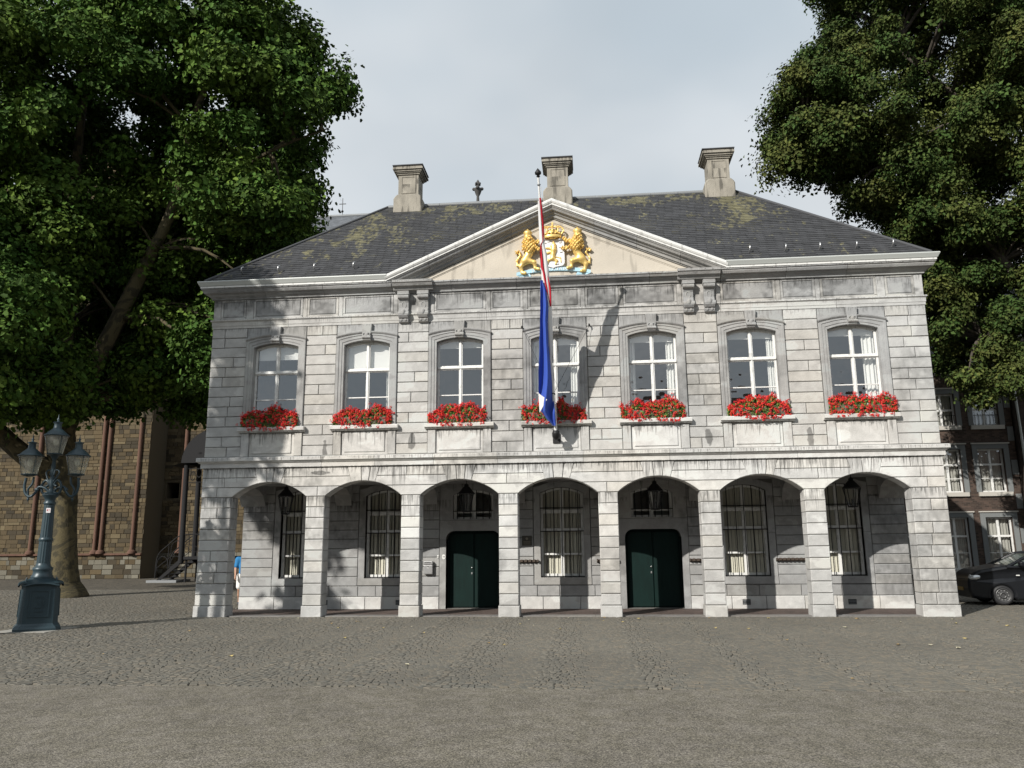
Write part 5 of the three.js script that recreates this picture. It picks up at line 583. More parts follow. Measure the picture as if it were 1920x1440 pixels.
// ---------------------------------------------------------------- brick houses
{
  const bt = (c) => dtex(512, 512, (i, j) => { const rr = Math.floor(j / 16), ii = (i + (rr % 2) * 21) % 504, cx = Math.floor(ii / 42); const m = j % 16 < 3 || ii % 42 < 3; const k = 0.75 + 0.5 * h2(cx + 11, rr + 3) + 0.2 * (pn(i / 64, j / 64, 8) - 0.5); return m ? [0.33, 0.3, 0.27] : [c[0] * k, c[1] * k, c[2] * k]; }, true, 1 / 2.2, 1 / 2.2);
  const b1 = S({ color: lin(0.75, 0.75, 0.75), roughness: 0.95, map: bt([0.29, 0.235, 0.205]), bumpMap: roughBump, bumpScale: 0.008 }), b2 = S({ color: lin(0.6, 0.6, 0.6), roughness: 0.95, map: bt([0.27, 0.225, 0.2]), bumpMap: roughBump, bumpScale: 0.008 });
  const sur = S({ color: lin(0.16, 0.17, 0.17), roughness: 0.9, bumpMap: roughBump, bumpScale: 0.006 }), sil = S({ color: lin(0.42, 0.4, 0.36), roughness: 0.85 }), lace = S({ color: lin(0.42, 0.42, 0.38), roughness: 0.95 });
  const house2 = (name, label, x0, x1, H, z, mat, wins, side) => {
    const h = thing(name, label, 'building', [0, 0, 0]), sh = new THREE.Shape([[x0, -0.2], [x1, -0.2], [x1, H], [x0, H]].map((p) => new THREE.Vector2(...p))); for (const [a, b, c, d] of wins) sh.holes.push(new THREE.Path([[a, c], [b, c], [b, d], [a, d]].map((p) => new THREE.Vector2(...p))));
    mk('wall', mg([new THREE.ExtrudeGeometry(sh, { depth: 0.35, bevelEnabled: false }).translate(0, 0, z - 0.35)]), mat, h); mk('side_wall', mg([boxG(x0 + 0.01, x0 + 0.3, -0.2, H, z - 9, z - 0.36), boxG(x1 - 0.3, x1 - 0.01, -0.2, H, z - 9, z - 0.36), boxG(x0, x1, -0.2, H, z - 9.3, z - 9)]), mat, h); mk('inner_floor', mg([2.95, 5.9, 8.6].filter((y) => y < H).map((y) => boxG(x0 + 0.31, x1 - 0.31, y, y + 0.2, z - 8.9, z - 0.4))), M.roomWall, h);
    for (const [a, b, c, d, ty] of wins) { const g = new Geo(), t = 0.2; g.box(a - t, a - 0.002, c, d + t, z - 0.05, z + 0.03).box(b + 0.002, b + t, c, d + t, z - 0.05, z + 0.03).box(a - 0.001, b + 0.001, d + 0.002, d + t, z - 0.05, z + 0.03); const s = mk('window_surround', g.build(), sur, h); mk('sill', boxG(a - 0.14, b + 0.14, c - 0.17, c - 0.003, z - 0.3, z + 0.09), sil, s); mk('lintel_ledge', boxG(a - 0.24, b + 0.24, d + t + 0.002, d + t + 0.05, z - 0.02, z + 0.08), sil, s);
      const f = 0.06, m = (a + b) / 2, tr = ty === 2 ? c + (d - c) * 0.5 : c + (d - c) * 0.64, fr = new Geo(), zf = z - 0.2; fr.box(a, a + f, c, d, zf, zf + 0.06).box(b - f, b, c, d, zf, zf + 0.06).box(a + f, b - f, c, c + f, zf, zf + 0.06).box(a + f, b - f, d - f, d, zf, zf + 0.06).box(m - 0.045, m + 0.045, c + f, d - f, zf + 0.002, zf + 0.062).box(a + f, b - f, tr - 0.04, tr + 0.04, zf + 0.004, zf + 0.058); if (ty !== 2) fr.box(a + f, b - f, c + (tr - c) * 0.5 - 0.015, c + (tr - c) * 0.5 + 0.015, zf + 0.006, zf + 0.05); const w = mk('window', fr.build(), M.white, h);
      for (const [p, q] of [[a + f, m - 0.045], [m + 0.045, b - f]]) for (const [u, v] of [[c + f, tr - 0.04], [tr + 0.04, d - f]]) mk('pane', new Geo().quad([p, u, zf + 0.03], [q, u, zf + 0.03], [q, v, zf + 0.03], [p, v, zf + 0.03]).build(), M.glass, w); mk('net_curtain', drape(a + f, b - f, c + (ty === 1 ? 0.3 : 0.02), d - 0.02, zf - 0.12, 7, 0.02), lace, w);
      if (ty === 2) { const bl = [rod([a, c + 0.45, z - 0.05], [b, c + 0.45, z - 0.05], 0.012, 5)]; for (let k = 0; k < 7; k++) { const x = mix(a, b, (k + 0.5) / 7); bl.push(rod([x, c, z - 0.05], [x, c + 0.46 + (k % 2) * 0.1, z - 0.05], 0.009, 5)); } mk('window_guard', mg(bl), M.iron, w); } }
    return h; };
  const rows = (xs, ys) => ys.flatMap(([c, d, t]) => xs.map(([a, b]) => [a, b, c, d, t])), Z = -14;
  const h1 = house2('brick_house', 'dark brick house with grey window surrounds behind the parked van', 11.2, 18.55, 8.74, Z, b1, rows([[13.5, 14.55], [15.28, 16.33], [17.0, 18.05]], [[0.66, 2.76, 0], [3.79, 5.58, 0], [6.57, 7.95, 2]]));
  mk('cornice', runX([[9.08, -0.1], [9.08, 0.3], [9.0, 0.3], [8.98, 0.22], [8.8, 0.2], [8.745, 0.05], [8.745, -0.1]], 11.2, 18.6).translate(0, 0, Z), M.gutter, h1);
  mk('roof', new Geo().quad([11, 9.08, Z + 0.2], [18.5, 9.08, Z + 0.2], [16.6, 11.4, Z - 3], [12.5, 11.4, Z - 3]).tri([18.5, 9.08, Z + 0.2], [18.5, 9.08, Z - 8], [16.6, 11.4, Z - 3]).quad([18.5, 9.08, Z - 8], [11, 9.08, Z - 8], [12.5, 11.4, Z - 3], [16.6, 11.4, Z - 3]).tri([11, 9.08, Z - 8], [11, 9.08, Z + 0.2], [12.5, 11.4, Z - 3]).build(), S({ color: lin(0.1, 0.11, 0.125), roughness: 0.7 }), h1);
  mk('corner_stone', mg([0, 1, 2, 3, 4, 5].map((k) => boxG(18.3, 18.54, 0.3 + k * 1.4, 0.9 + k * 1.4, Z - 0.02, Z + 0.02))), sur, h1);
  const h2_ = house2('brick_townhouse', 'taller brick house with a gutter pipe adjoining the dark brick house', 18.62, 27, 10.05, Z + 0.25, b2, rows([[19.4, 20.5], [21.5, 22.6], [23.8, 24.9]], [[0.8, 2.9, 0], [3.95, 5.9, 0], [7.2, 8.9, 1]]));
  mk('cornice', runX([[10.35, -0.1], [10.35, 0.4], [10.2, 0.4], [10.1, 0.2], [10.06, 0.05], [10.06, -0.1]], 18.5, 27).translate(0, 0, Z + 0.25), M.gutter, h2_); mk('downpipe', tube([[18.8, 10.1, Z + 0.6], [18.75, 9.8, Z + 0.55], [18.68, 9.3, Z + 0.36], [18.68, 5, Z + 0.34], [18.68, 0.1, Z + 0.34]], 0.05, 8, 30), M.gutter, h2_);
  mk('roof', new Geo().quad([18.5, 10.35, Z + 0.5], [27, 10.35, Z + 0.5], [27, 14, Z - 3.5], [18.5, 14, Z - 3.5]).quad([27, 10.35, Z - 8], [18.5, 10.35, Z - 8], [18.5, 14, Z - 3.5], [27, 14, Z - 3.5]).build(), M.slatePlain, h2_); mk('gable', new Geo().prism([[-4, 10.1], [4.5, 10.1], [0, 13.9]], 0, 0.2, 0, true).build().rotateY(Math.PI / 2).translate(18.64, 0, Z - 3.5), b2, h2_);
}
// ---------------------------------------------------------------- houses across the square, which close off its low sky
{
  const r = rng(611), wm = [[0.16, 0.1, 0.075], [0.22, 0.19, 0.15], [0.13, 0.095, 0.08], [0.26, 0.24, 0.2]].map((c) => S({ color: lin(...c), roughness: 0.95, bumpMap: roughBump, bumpScale: 0.01 })), tile = S({ color: lin(0.1, 0.06, 0.045), roughness: 0.9 }), shut = S({ color: lin(0.2, 0.24, 0.21), roughness: 0.7 });
  let x = -100; for (let i = 0; i < 16; i++) { const w = 10.5 + 4 * r(), H = 10.5 + 2.5 * r(), z = 56, h = thing('town_house', ['red brick', 'pale rendered', 'dark brick', 'cream rendered'][i % 4] + ' town house in the row across the square', 'building', [x, 0, z], 0, 'houses across the square'); mk('wall', boxG(0, w - 0.02, -0.1, H, 0, 9), wm[i % 4], h); mk('roof', new Geo().quad([0, H, -0.3], [0, H + 3.4, 4.5], [w, H + 3.4, 4.5], [w, H, -0.3]).quad([0, H, 9.3], [w, H, 9.3], [w, H + 3.4, 4.5], [0, H + 3.4, 4.5]).tri([0, H, -0.3], [0, H, 9.3], [0, H + 3.4, 4.5]).tri([w, H, -0.3], [w, H + 3.4, 4.5], [w, H, 9.3]).build(), tile, h); const n = Math.floor(w / 2.6); for (let k = 0; k < n; k++) for (let f = 0; f < 3; f++) { const cx = (k + 0.5) * w / n; mk('shutter', boxG(cx - 0.6, cx + 0.6, 0.9 + f * 3.4, 2.9 + f * 3.4, -0.05, -0.01), shut, h); } x += w; }
}
// ---------------------------------------------------------------- parked van
{
  const van = thing('parked_van', 'black compact passenger van parked in front of the brick houses', 'van', [13.69, 0, -4.19], 0);
  van.rotation.y = -0.12; van.scale.set(0.97, 0.93, 0.97); // its nose points along -x
  const paint = new THREE.MeshPhysicalMaterial({ color: lin(0.008, 0.009, 0.011), roughness: 0.4, specularIntensity: 0.4, clearcoat: 0.3, clearcoatRoughness: 0.08, side: THREE.DoubleSide }), plastic = S({ color: lin(0.015, 0.015, 0.016), roughness: 0.6 }), dark = new THREE.MeshPhysicalMaterial({ color: lin(0.5, 0.6, 0.55), roughness: 0.03, transmission: 0.9, thickness: 0, ior: 1.5, side: THREE.DoubleSide });
  // stations along the side: [x, half width, y low, y waist]
  const W = 0.88, sh = new THREE.Shape(); sh.moveTo(-1.98, 0.3); sh.lineTo(-2.03, 0.5); sh.lineTo(-2.02, 0.72); sh.quadraticCurveTo(-1.98, 0.9, -1.75, 0.98); sh.lineTo(-0.98, 1.12); sh.lineTo(2.1, 1.16); sh.lineTo(2.16, 0.6); sh.lineTo(2.12, 0.32); sh.lineTo(1.72, 0.26); sh.absarc(1.36, 0.31, 0.37, -0.1, Math.PI + 0.1, false); sh.lineTo(-0.85, 0.24); sh.absarc(-1.25, 0.31, 0.37, -0.1, Math.PI + 0.1, false); sh.lineTo(-1.75, 0.26);
  const body = new THREE.ExtrudeGeometry(sh, { depth: 2 * W - 0.2, bevelEnabled: true, bevelSize: 0.09, bevelThickness: 0.1, bevelSegments: 4, curveSegments: 14 }).translate(0, 0, -W + 0.1); { const p = body.attributes.position; for (let i = 0; i < p.count; i++) { const x = p.getX(i), t = sst(-1.2, -2.15, x); p.setZ(i, p.getZ(i) * (1 - 0.14 * t)); } body.computeVertexNormals(); } mk('body', body, paint, van);
  // cabin as a tapered shell
  const lo = [[-1.08, 1.14], [2.12, 1.16]], hi = [[-0.3, 1.54], [0.2, 1.6], [1.7, 1.58], [2.02, 1.5]], wl = 0.86, wh = 0.66, cab = new Geo(), sd = (s) => [[lo[0][0], lo[0][1], s * wl], [lo[1][0], lo[1][1], s * wl], [hi[3][0], hi[3][1], s * wh], [hi[2][0], hi[2][1], s * wh], [hi[1][0], hi[1][1], s * wh], [hi[0][0], hi[0][1], s * wh]];
  const a = sd(-1), b = sd(1), pil = []; const roofG = new Geo(); for (const [i, j] of [[2, 3], [3, 4], [4, 5]]) roofG.quad(a[i], b[i], b[j], a[j]); mk('roof', roofG.build(), paint, van);
  for (const q of [a, b]) { for (const [i, j] of [[0, 5], [1, 2], [5, 4], [4, 3], [3, 2], [0, 1]]) pil.push(rod(q[i], q[j], 0.05, 6)); const m1 = [0.28, 1.15, q[0][2]], m2 = [0.42, 1.59, q[2][2]]; pil.push(rod(m1, m2, 0.045, 6)); } mk('pillars', mg(pil), paint, van);
  for (const q of [a, b]) { const s = Math.sign(q[0][2]); mk('side_window', new Geo().quad([-1.0, 1.16, s * 0.855], [0.28, 1.16, s * 0.855], [0.42, 1.57, s * 0.665], [-0.26, 1.53, s * 0.665]).build(), dark, van); mk('side_window', new Geo().quad([0.3, 1.16, s * 0.855], [2.06, 1.16, s * 0.855], [1.98, 1.5, s * 0.67], [0.45, 1.57, s * 0.665]).build(), dark, van); }
  mk('windscreen', new Geo().quad(a[0], b[0], b[5], a[5]).build(), dark, van); mk('rear_window', new Geo().quad(b[1], a[1], a[2], b[2]).build(), dark, van);
  mk('seats', mg([-0.4, 0.4].flatMap((z) => [tf(new RoundedBoxGeometry(0.5, 0.16, 0.5, 2, 0.06), 0.0, 0.95, z), tf(new RoundedBoxGeometry(0.16, 0.75, 0.48, 2, 0.06), 0.32, 1.12, z, 0, 0, -0.2)])), plastic, van); mk('dashboard', boxG(-1.0, -0.55, 1.1, 1.2, -0.78, 0.78), plastic, van);
  for (const [x, z] of [[-1.25, 0.76], [-1.25, -0.76], [1.36, 0.76], [1.36, -0.76]]) { const s = Math.sign(z), w = mk('wheel', tf(new THREE.TorusGeometry(0.235, 0.075, 10, 28), x, 0.31, z, 0, 0, 0, [1, 1, 1.35]), plastic, van); const rim = mk('rim', mg([tf(new THREE.CylinderGeometry(0.2, 0.2, 0.1, 24), x, 0.31, z + s * 0.02, Math.PI / 2), tf(new THREE.TorusGeometry(0.19, 0.018, 6, 24), x, 0.31, z + s * 0.085), tf(new THREE.TorusGeometry(0.075, 0.02, 6, 16), x, 0.31, z + s * 0.085)]), S({ color: lin(0.12, 0.12, 0.12), roughness: 0.4, metalness: 0.7 }), w); const hl = []; for (let k = 0; k < 10; k++) hl.push(tf(new THREE.CylinderGeometry(0.018, 0.018, 0.012, 8), x + 0.14 * Math.cos(k * 0.628), 0.31 + 0.14 * Math.sin(k * 0.628), z + s * 0.073, Math.PI / 2)); mk('rim_hole', mg(hl), M.steel, w); }
  for (const s of [-1, 1]) { const hl = mk('headlight', tf(new THREE.SphereGeometry(0.19, 14, 10), -1.86, 0.86, s * 0.62, 0, s * 0.5, 0.25, [1.3, 0.62, 0.95]), new THREE.MeshPhysicalMaterial({ color: lin(0.6, 0.62, 0.62), roughness: 0.08, metalness: 0.5, clearcoat: 1 }), van); mk('reflector', tf(new THREE.SphereGeometry(0.07, 10, 8), -2.02, 0.86, s * 0.68, 0, 0, 0, [0.8, 0.9, 0.9]), M.steel, hl); mk('mirror', tf(new RoundedBoxGeometry(0.14, 0.16, 0.2, 2, 0.05), -0.72, 1.24, s * 0.98), paint, van); mk('side_indicator', new RoundedBoxGeometry(0.1, 0.03, 0.02, 1, 0.008).translate(-0.82, 0.9, s * 0.895), M.white, van); }
  mk('grille', mg([0, 1, 2].map((k) => tf(new RoundedBoxGeometry(0.06, 0.03, 0.8, 1, 0.01), -2.08, 0.66 + k * 0.06, 0))), plastic, van); mk('number_plate', boxG(-2.135, -2.12, 0.42, 0.53, -0.26, 0.26), S({ color: lin(0.3, 0.2, 0.06), roughness: 0.5 }), van); mk('door_seam', mg([boxG(-0.62, -0.612, 0.4, 1.13, 0.881, 0.884), boxG(0.4, 0.408, 0.36, 1.13, 0.881, 0.884)]), plastic, van);
}
// ---------------------------------------------------------------- person walking behind the end pier
{
  const p = thing('person', 'person in a blue shirt, white shorts and dark trainers beyond the end pier', 'person', [-10.3, 0, -4.4], 0.35);
  const skin = S({ color: lin(0.42, 0.24, 0.16), roughness: 0.6 }); // faces +z
  const hip = 0.9, J = { hL: [0.1, hip, 0], hR: [-0.1, hip, 0], kL: [0.11, 0.5, 0.1], kR: [-0.11, 0.5, 0.02], aL: [0.11, 0.09, 0.14], aR: [-0.11, 0.1, -0.22], sL: [0.19, 1.42, 0], sR: [-0.19, 1.42, 0], eL: [0.25, 1.14, -0.08], eR: [-0.25, 1.14, 0.05], wL: [0.24, 0.9, -0.04], wR: [-0.24, 0.92, 0.17] };
  const hand = (w, s) => { const o = []; for (let k = 0; k < 4; k++) o.push([[w[0] + 0.0, w[1] - 0.08, w[2] - 0.025 + k * 0.018], 0.011, [w[0] - s * 0.015, w[1] - 0.15 + Math.abs(k - 1.5) * 0.008, w[2] - 0.02 + k * 0.018 + 0.015], 0.008]); o.push([[w[0], w[1] - 0.04, w[2] + 0.03], 0.012, [w[0], w[1] - 0.09, w[2] + 0.06], 0.009]); return o; };
  const bl = [[J.hL, 0.085, J.kL, 0.06], [J.hR, 0.085, J.kR, 0.06], [J.kL, 0.058, [0.11, 0.33, 0.1], 0.056], [[0.11, 0.33, 0.1], 0.056, J.aL, 0.036], [J.kR, 0.058, [-0.11, 0.32, -0.08], 0.056], [[-0.11, 0.32, -0.08], 0.056, J.aR, 0.036], [J.aL, 0.036, [0.12, 0.05, 0.26], 0.03], [J.aR, 0.036, [-0.12, 0.05, -0.12], 0.03], [[0, 0.95, 0], 0.14, [0, 1.2, 0], 0.125], [[0, 1.2, 0], 0.125, [0, 1.38, 0], 0.13], [J.sL, 0.065, J.sR, 0.065], [[0, 1.42, 0], 0.06, [0, 1.55, 0.015], 0.055], [J.sL, 0.058, J.eL, 0.043], [J.eL, 0.043, J.wL, 0.028], [J.sR, 0.058, J.eR, 0.043], [J.eR, 0.043, J.wR, 0.028], [J.wL, 0.03, [J.wL[0], J.wL[1] - 0.08, J.wL[2]], 0.032], [J.wR, 0.03, [J.wR[0], J.wR[1] - 0.08, J.wR[2]], 0.032], ...hand(J.wL, 1), ...hand(J.wR, -1),
    [[0, 1.68, 0.0], 0.095, [0, 1.62, 0.04], 0.075], [[0, 1.645, 0.1], 0.014, [0, 1.615, 0.125], 0.015], [[-0.02, 1.575, 0.1], 0.012, [0.02, 1.575, 0.1], 0.012], [[0.095, 1.65, 0.0], 0.016, [0.095, 1.62, 0.005], 0.013], [[-0.095, 1.65, 0.0], 0.016, [-0.095, 1.62, 0.005], 0.013]];
  mk('body', bones(bl, 0.012, 0.02), skin, p);
  mk('shirt', bones([[[0, 0.98, 0], 0.165, [0, 1.2, 0], 0.15], [[0, 1.2, 0], 0.15, [0, 1.38, 0], 0.145], [J.sL, 0.085, J.sR, 0.085], [J.sL, 0.082, [0.235, 1.22, -0.055], 0.075], [J.sR, 0.082, [-0.235, 1.22, 0.035], 0.075]], 0.018, 0.05), S({ color: lin(0.02, 0.16, 0.36), roughness: 0.9 }), p);
  mk('shorts', bones([[[0, 0.94, 0], 0.165, [0, 0.9, 0], 0.16], [J.hL, 0.115, [0.115, 0.58, 0.085], 0.1], [J.hR, 0.115, [-0.115, 0.58, 0.025], 0.1]], 0.018, 0.04), S({ color: lin(0.7, 0.7, 0.68), roughness: 0.9 }), p);
  for (const [x, z] of [[0.12, 0.14], [-0.12, -0.22]]) mk('shoe', bones([[[x, 0.055, z - 0.03], 0.05, [x, 0.045, z + 0.14], 0.042]], 0.01, 0.01), S({ color: lin(0.05, 0.05, 0.06), roughness: 0.7 }), p); mk('hair', bones([[[0, 1.7, -0.025], 0.1, [0, 1.66, -0.05], 0.085]], 0.012, 0.02), S({ color: lin(0.05, 0.03, 0.02), roughness: 0.8 }), p);
  mk('eyes', mg([-1, 1].map((s) => tf(new THREE.SphereGeometry(0.012, 8, 6), s * 0.035, 1.645, 0.098))), S({ color: lin(0.05, 0.04, 0.03), roughness: 0.2 }), p);
}
// ---------------------------------------------------------------- trees
function limbGeo(pts, seg = 10, n = 24, wob = 0.1, seed = 1) { // pts [x, y, z, r]
  const c = new THREE.CatmullRomCurve3(pts.map((p) => V(p[0], p[1], p[2]))), P = [], I = [], U = []; let nrm = V(1, 0, 0);
  for (let k = 0; k <= n; k++) { const t = k / n, p = c.getPoint(t), tg = c.getTangent(t), q = t * (pts.length - 1), i = Math.min(pts.length - 2, Math.floor(q)), r = mix(pts[i][3], pts[i + 1][3], q - i); nrm = nrm.clone().sub(tg.clone().multiplyScalar(nrm.dot(tg))).normalize(); const bn = tg.clone().cross(nrm);
    for (let j = 0; j <= seg; j++) { const a = j / seg * TAU, w = 1 + wob * (vn((j % seg) * 0.9 + seed * 9, t * 9 + seed) - 0.5) * 2; P.push(...p.clone().addScaledVector(nrm, Math.cos(a) * r * w).addScaledVector(bn, Math.sin(a) * r * w).toArray()); U.push(j / seg * Math.max(1, Math.round(r * 5)), t * c.getLength() * 0.5); } }
  for (let k = 0; k < n; k++) for (let j = 0; j < seg; j++) { const a = k * (seg + 1) + j; I.push(a, a + 1, a + seg + 2, a, a + seg + 2, a + seg + 1); }
  const g = new THREE.BufferGeometry(); g.setAttribute('position', new THREE.Float32BufferAttribute(P, 3)); g.setAttribute('uv', new THREE.Float32BufferAttribute(U, 2)); g.setIndex(I); g.computeVertexNormals(); return g;
}
const planeLeaf = () => { const g = new Geo(), o = [[-0.16, 0.1], [-0.42, 0.3], [-0.26, 0.5], [-0.3, 0.75], [0, 1], [0.3, 0.75], [0.26, 0.5], [0.42, 0.3], [0.16, 0.1]], y = (x) => Math.abs(x) * 0.35; for (let i = 0; i + 1 < o.length; i++) g.tri([0, 0, 0], [o[i + 1][0], y(o[i + 1][0]) - o[i + 1][1] * 0.12, o[i + 1][1]], [o[i][0], y(o[i][0]) - o[i][1] * 0.12, o[i][1]]); return g.build(); };
const limeLeaf = () => new Geo().tri([0, 0, 0], [0.36, 0.1, 0.35], [0, -0.05, 1]).tri([0, 0, 0], [0, -0.05, 1], [-0.36, 0.1, 0.35]).build();
function sprig(leaf, n, size, spread, seed) { const r = rng(seed), l = []; for (let k = 0; k < n; k++) l.push(tf(leaf(), (r() - 0.5) * spread, (r() - 0.5) * spread, (r() - 0.5) * spread, 0.3 + (r() - 0.5) * 1.3, r() * TAU, (r() - 0.5) * 0.9, size * (0.75 + 0.5 * r()))); return mg(l); }
function tree(name, label, o) {
  const t = thing(name, label, 'tree', o.at), r = rng(o.seed), loc = (p) => [p[0] - o.at[0], p[1] - o.at[1], p[2] - o.at[2]];
  const L = o.limbs.map((pts) => pts.map((p) => [...loc(p), p[3]]));
  L.forEach((pts, i) => mk(i ? 'limb' : 'trunk', limbGeo(pts, i ? 10 : 18, 28, i ? 0.09 : 0.12, i + o.seed), o.bark, t));
  const nodes = L.flatMap((pts) => { const c = new THREE.CatmullRomCurve3(pts.map((p) => V(p[0], p[1], p[2]))); return [0.35, 0.5, 0.65, 0.8, 0.95].map((q) => c.getPoint(q)); }).filter((p) => p.y > o.minNode);
  const clumps = []; let tries = 0; const tot = o.ell.reduce((s, e) => s + Math.cbrt(e[3] * e[4] * e[5]) ** 2 * (e[6] || 1), 0);
  for (const e of o.ell) { const n = Math.round(o.clumps * Math.cbrt(e[3] * e[4] * e[5]) ** 2 * (e[6] || 1) / tot); for (let k = 0; k < n; k++) { const d = V(r() * 2 - 1, r() * 2 - 1, r() * 2 - 1); if (d.length() > 1 || d.length() < 0.05) { k--; if (++tries > 90000) break; continue; } d.normalize().multiplyScalar(Math.cbrt(mix(o.hollow, 1, r())) * (0.86 + 0.24 * vn(d.x * 3 + o.seed, d.y * 3 + d.z * 2))); const p = V(e[0] + d.x * e[3], e[1] + d.y * e[4], e[2] + d.z * e[5]); if (o.keep && !o.keep(p)) continue; clumps.push([...loc(p.toArray()), o.cr * (0.45 + 1.05 * r() * r() + 0.15 * r()), r()]); } }
  const tw = []; clumps.forEach(([x, y, z, cr], i) => { if (i % o.twigEvery) return; const c = V(x, y, z); let best = nodes[0], bd = 1e9; for (const n of nodes) { const d = n.distanceTo(c) + (n.y > c.y ? 0.6 * (n.y - c.y) : 0); if (d < bd) { bd = d; best = n; } } if (bd > 7) return; const m = best.clone().lerp(c, 0.5); m.y += 0.12 * bd; tw.push(limbGeo([[...best.toArray(), 0.035 + 0.014 * bd], [...m.toArray(), 0.03 + 0.008 * bd], [x, y, z, 0.014]], 5, 6, 0.05, i)); });
  if (tw.length) mk('branches', mergeGeometries(tw), o.bark, t);
  const per = o.leaves / clumps.length, sets = o.sprigs.map(() => []);
  for (const [x, y, z, cr, tn] of clumps) { const n = Math.round(per * (0.7 + 0.6 * r()) * (cr / o.cr)); for (let k = 0; k < n; k++) { const d = V(r() - 0.5, r() - 0.5, r() - 0.5).normalize(), q = cr * Math.cbrt(0.12 + 0.88 * r()) * (r() < 0.08 ? 1.4 : 1); sets[Math.floor(r() * sets.length)].push([x + d.x * q * 1.15, y + d.y * q * 0.62 - 0.12 * q * q * (d.x * d.x + d.z * d.z), z + d.z * q * 1.15, tn, d]); } }
  sets.forEach((s, i) => { const im = new THREE.InstancedMesh(o.sprigs[i], o.leafMat, s.length), m = new THREE.Matrix4(), qt = new THREE.Quaternion(), q0 = new THREE.Quaternion(), col = new THREE.Color(); s.forEach((p, k) => { const up = V(p[4].x * 0.9 + (r() - 0.5) * 0.9, p[4].y * 0.9 + 0.45 + (r() - 0.5) * 0.6, p[4].z * 0.9 + (r() - 0.5) * 0.9).normalize(); qt.setFromUnitVectors(V(0, 1, 0), up).multiply(q0.setFromAxisAngle(V(0, 1, 0), r() * TAU)); const sc = 0.55 + 0.85 * r(); m.compose(V(p[0], p[1], p[2]), qt, V(sc, sc, sc)); im.setMatrixAt(k, m); const v = 0.55 + 0.9 * r(), [a, b] = o.colors, w = Math.min(1, Math.max(0, p[3] * 0.7 + (r() - 0.5) * 0.7)); im.setColorAt(k, col.setRGB(mix(a[0], b[0], w) * v, mix(a[1], b[1], w) * v, mix(a[2], b[2], w) * v)); }); im.name = 'crown'; im.userData.kind = 'stuff'; im.castShadow = im.receiveShadow = true; t.add(im); });
  return t;
}
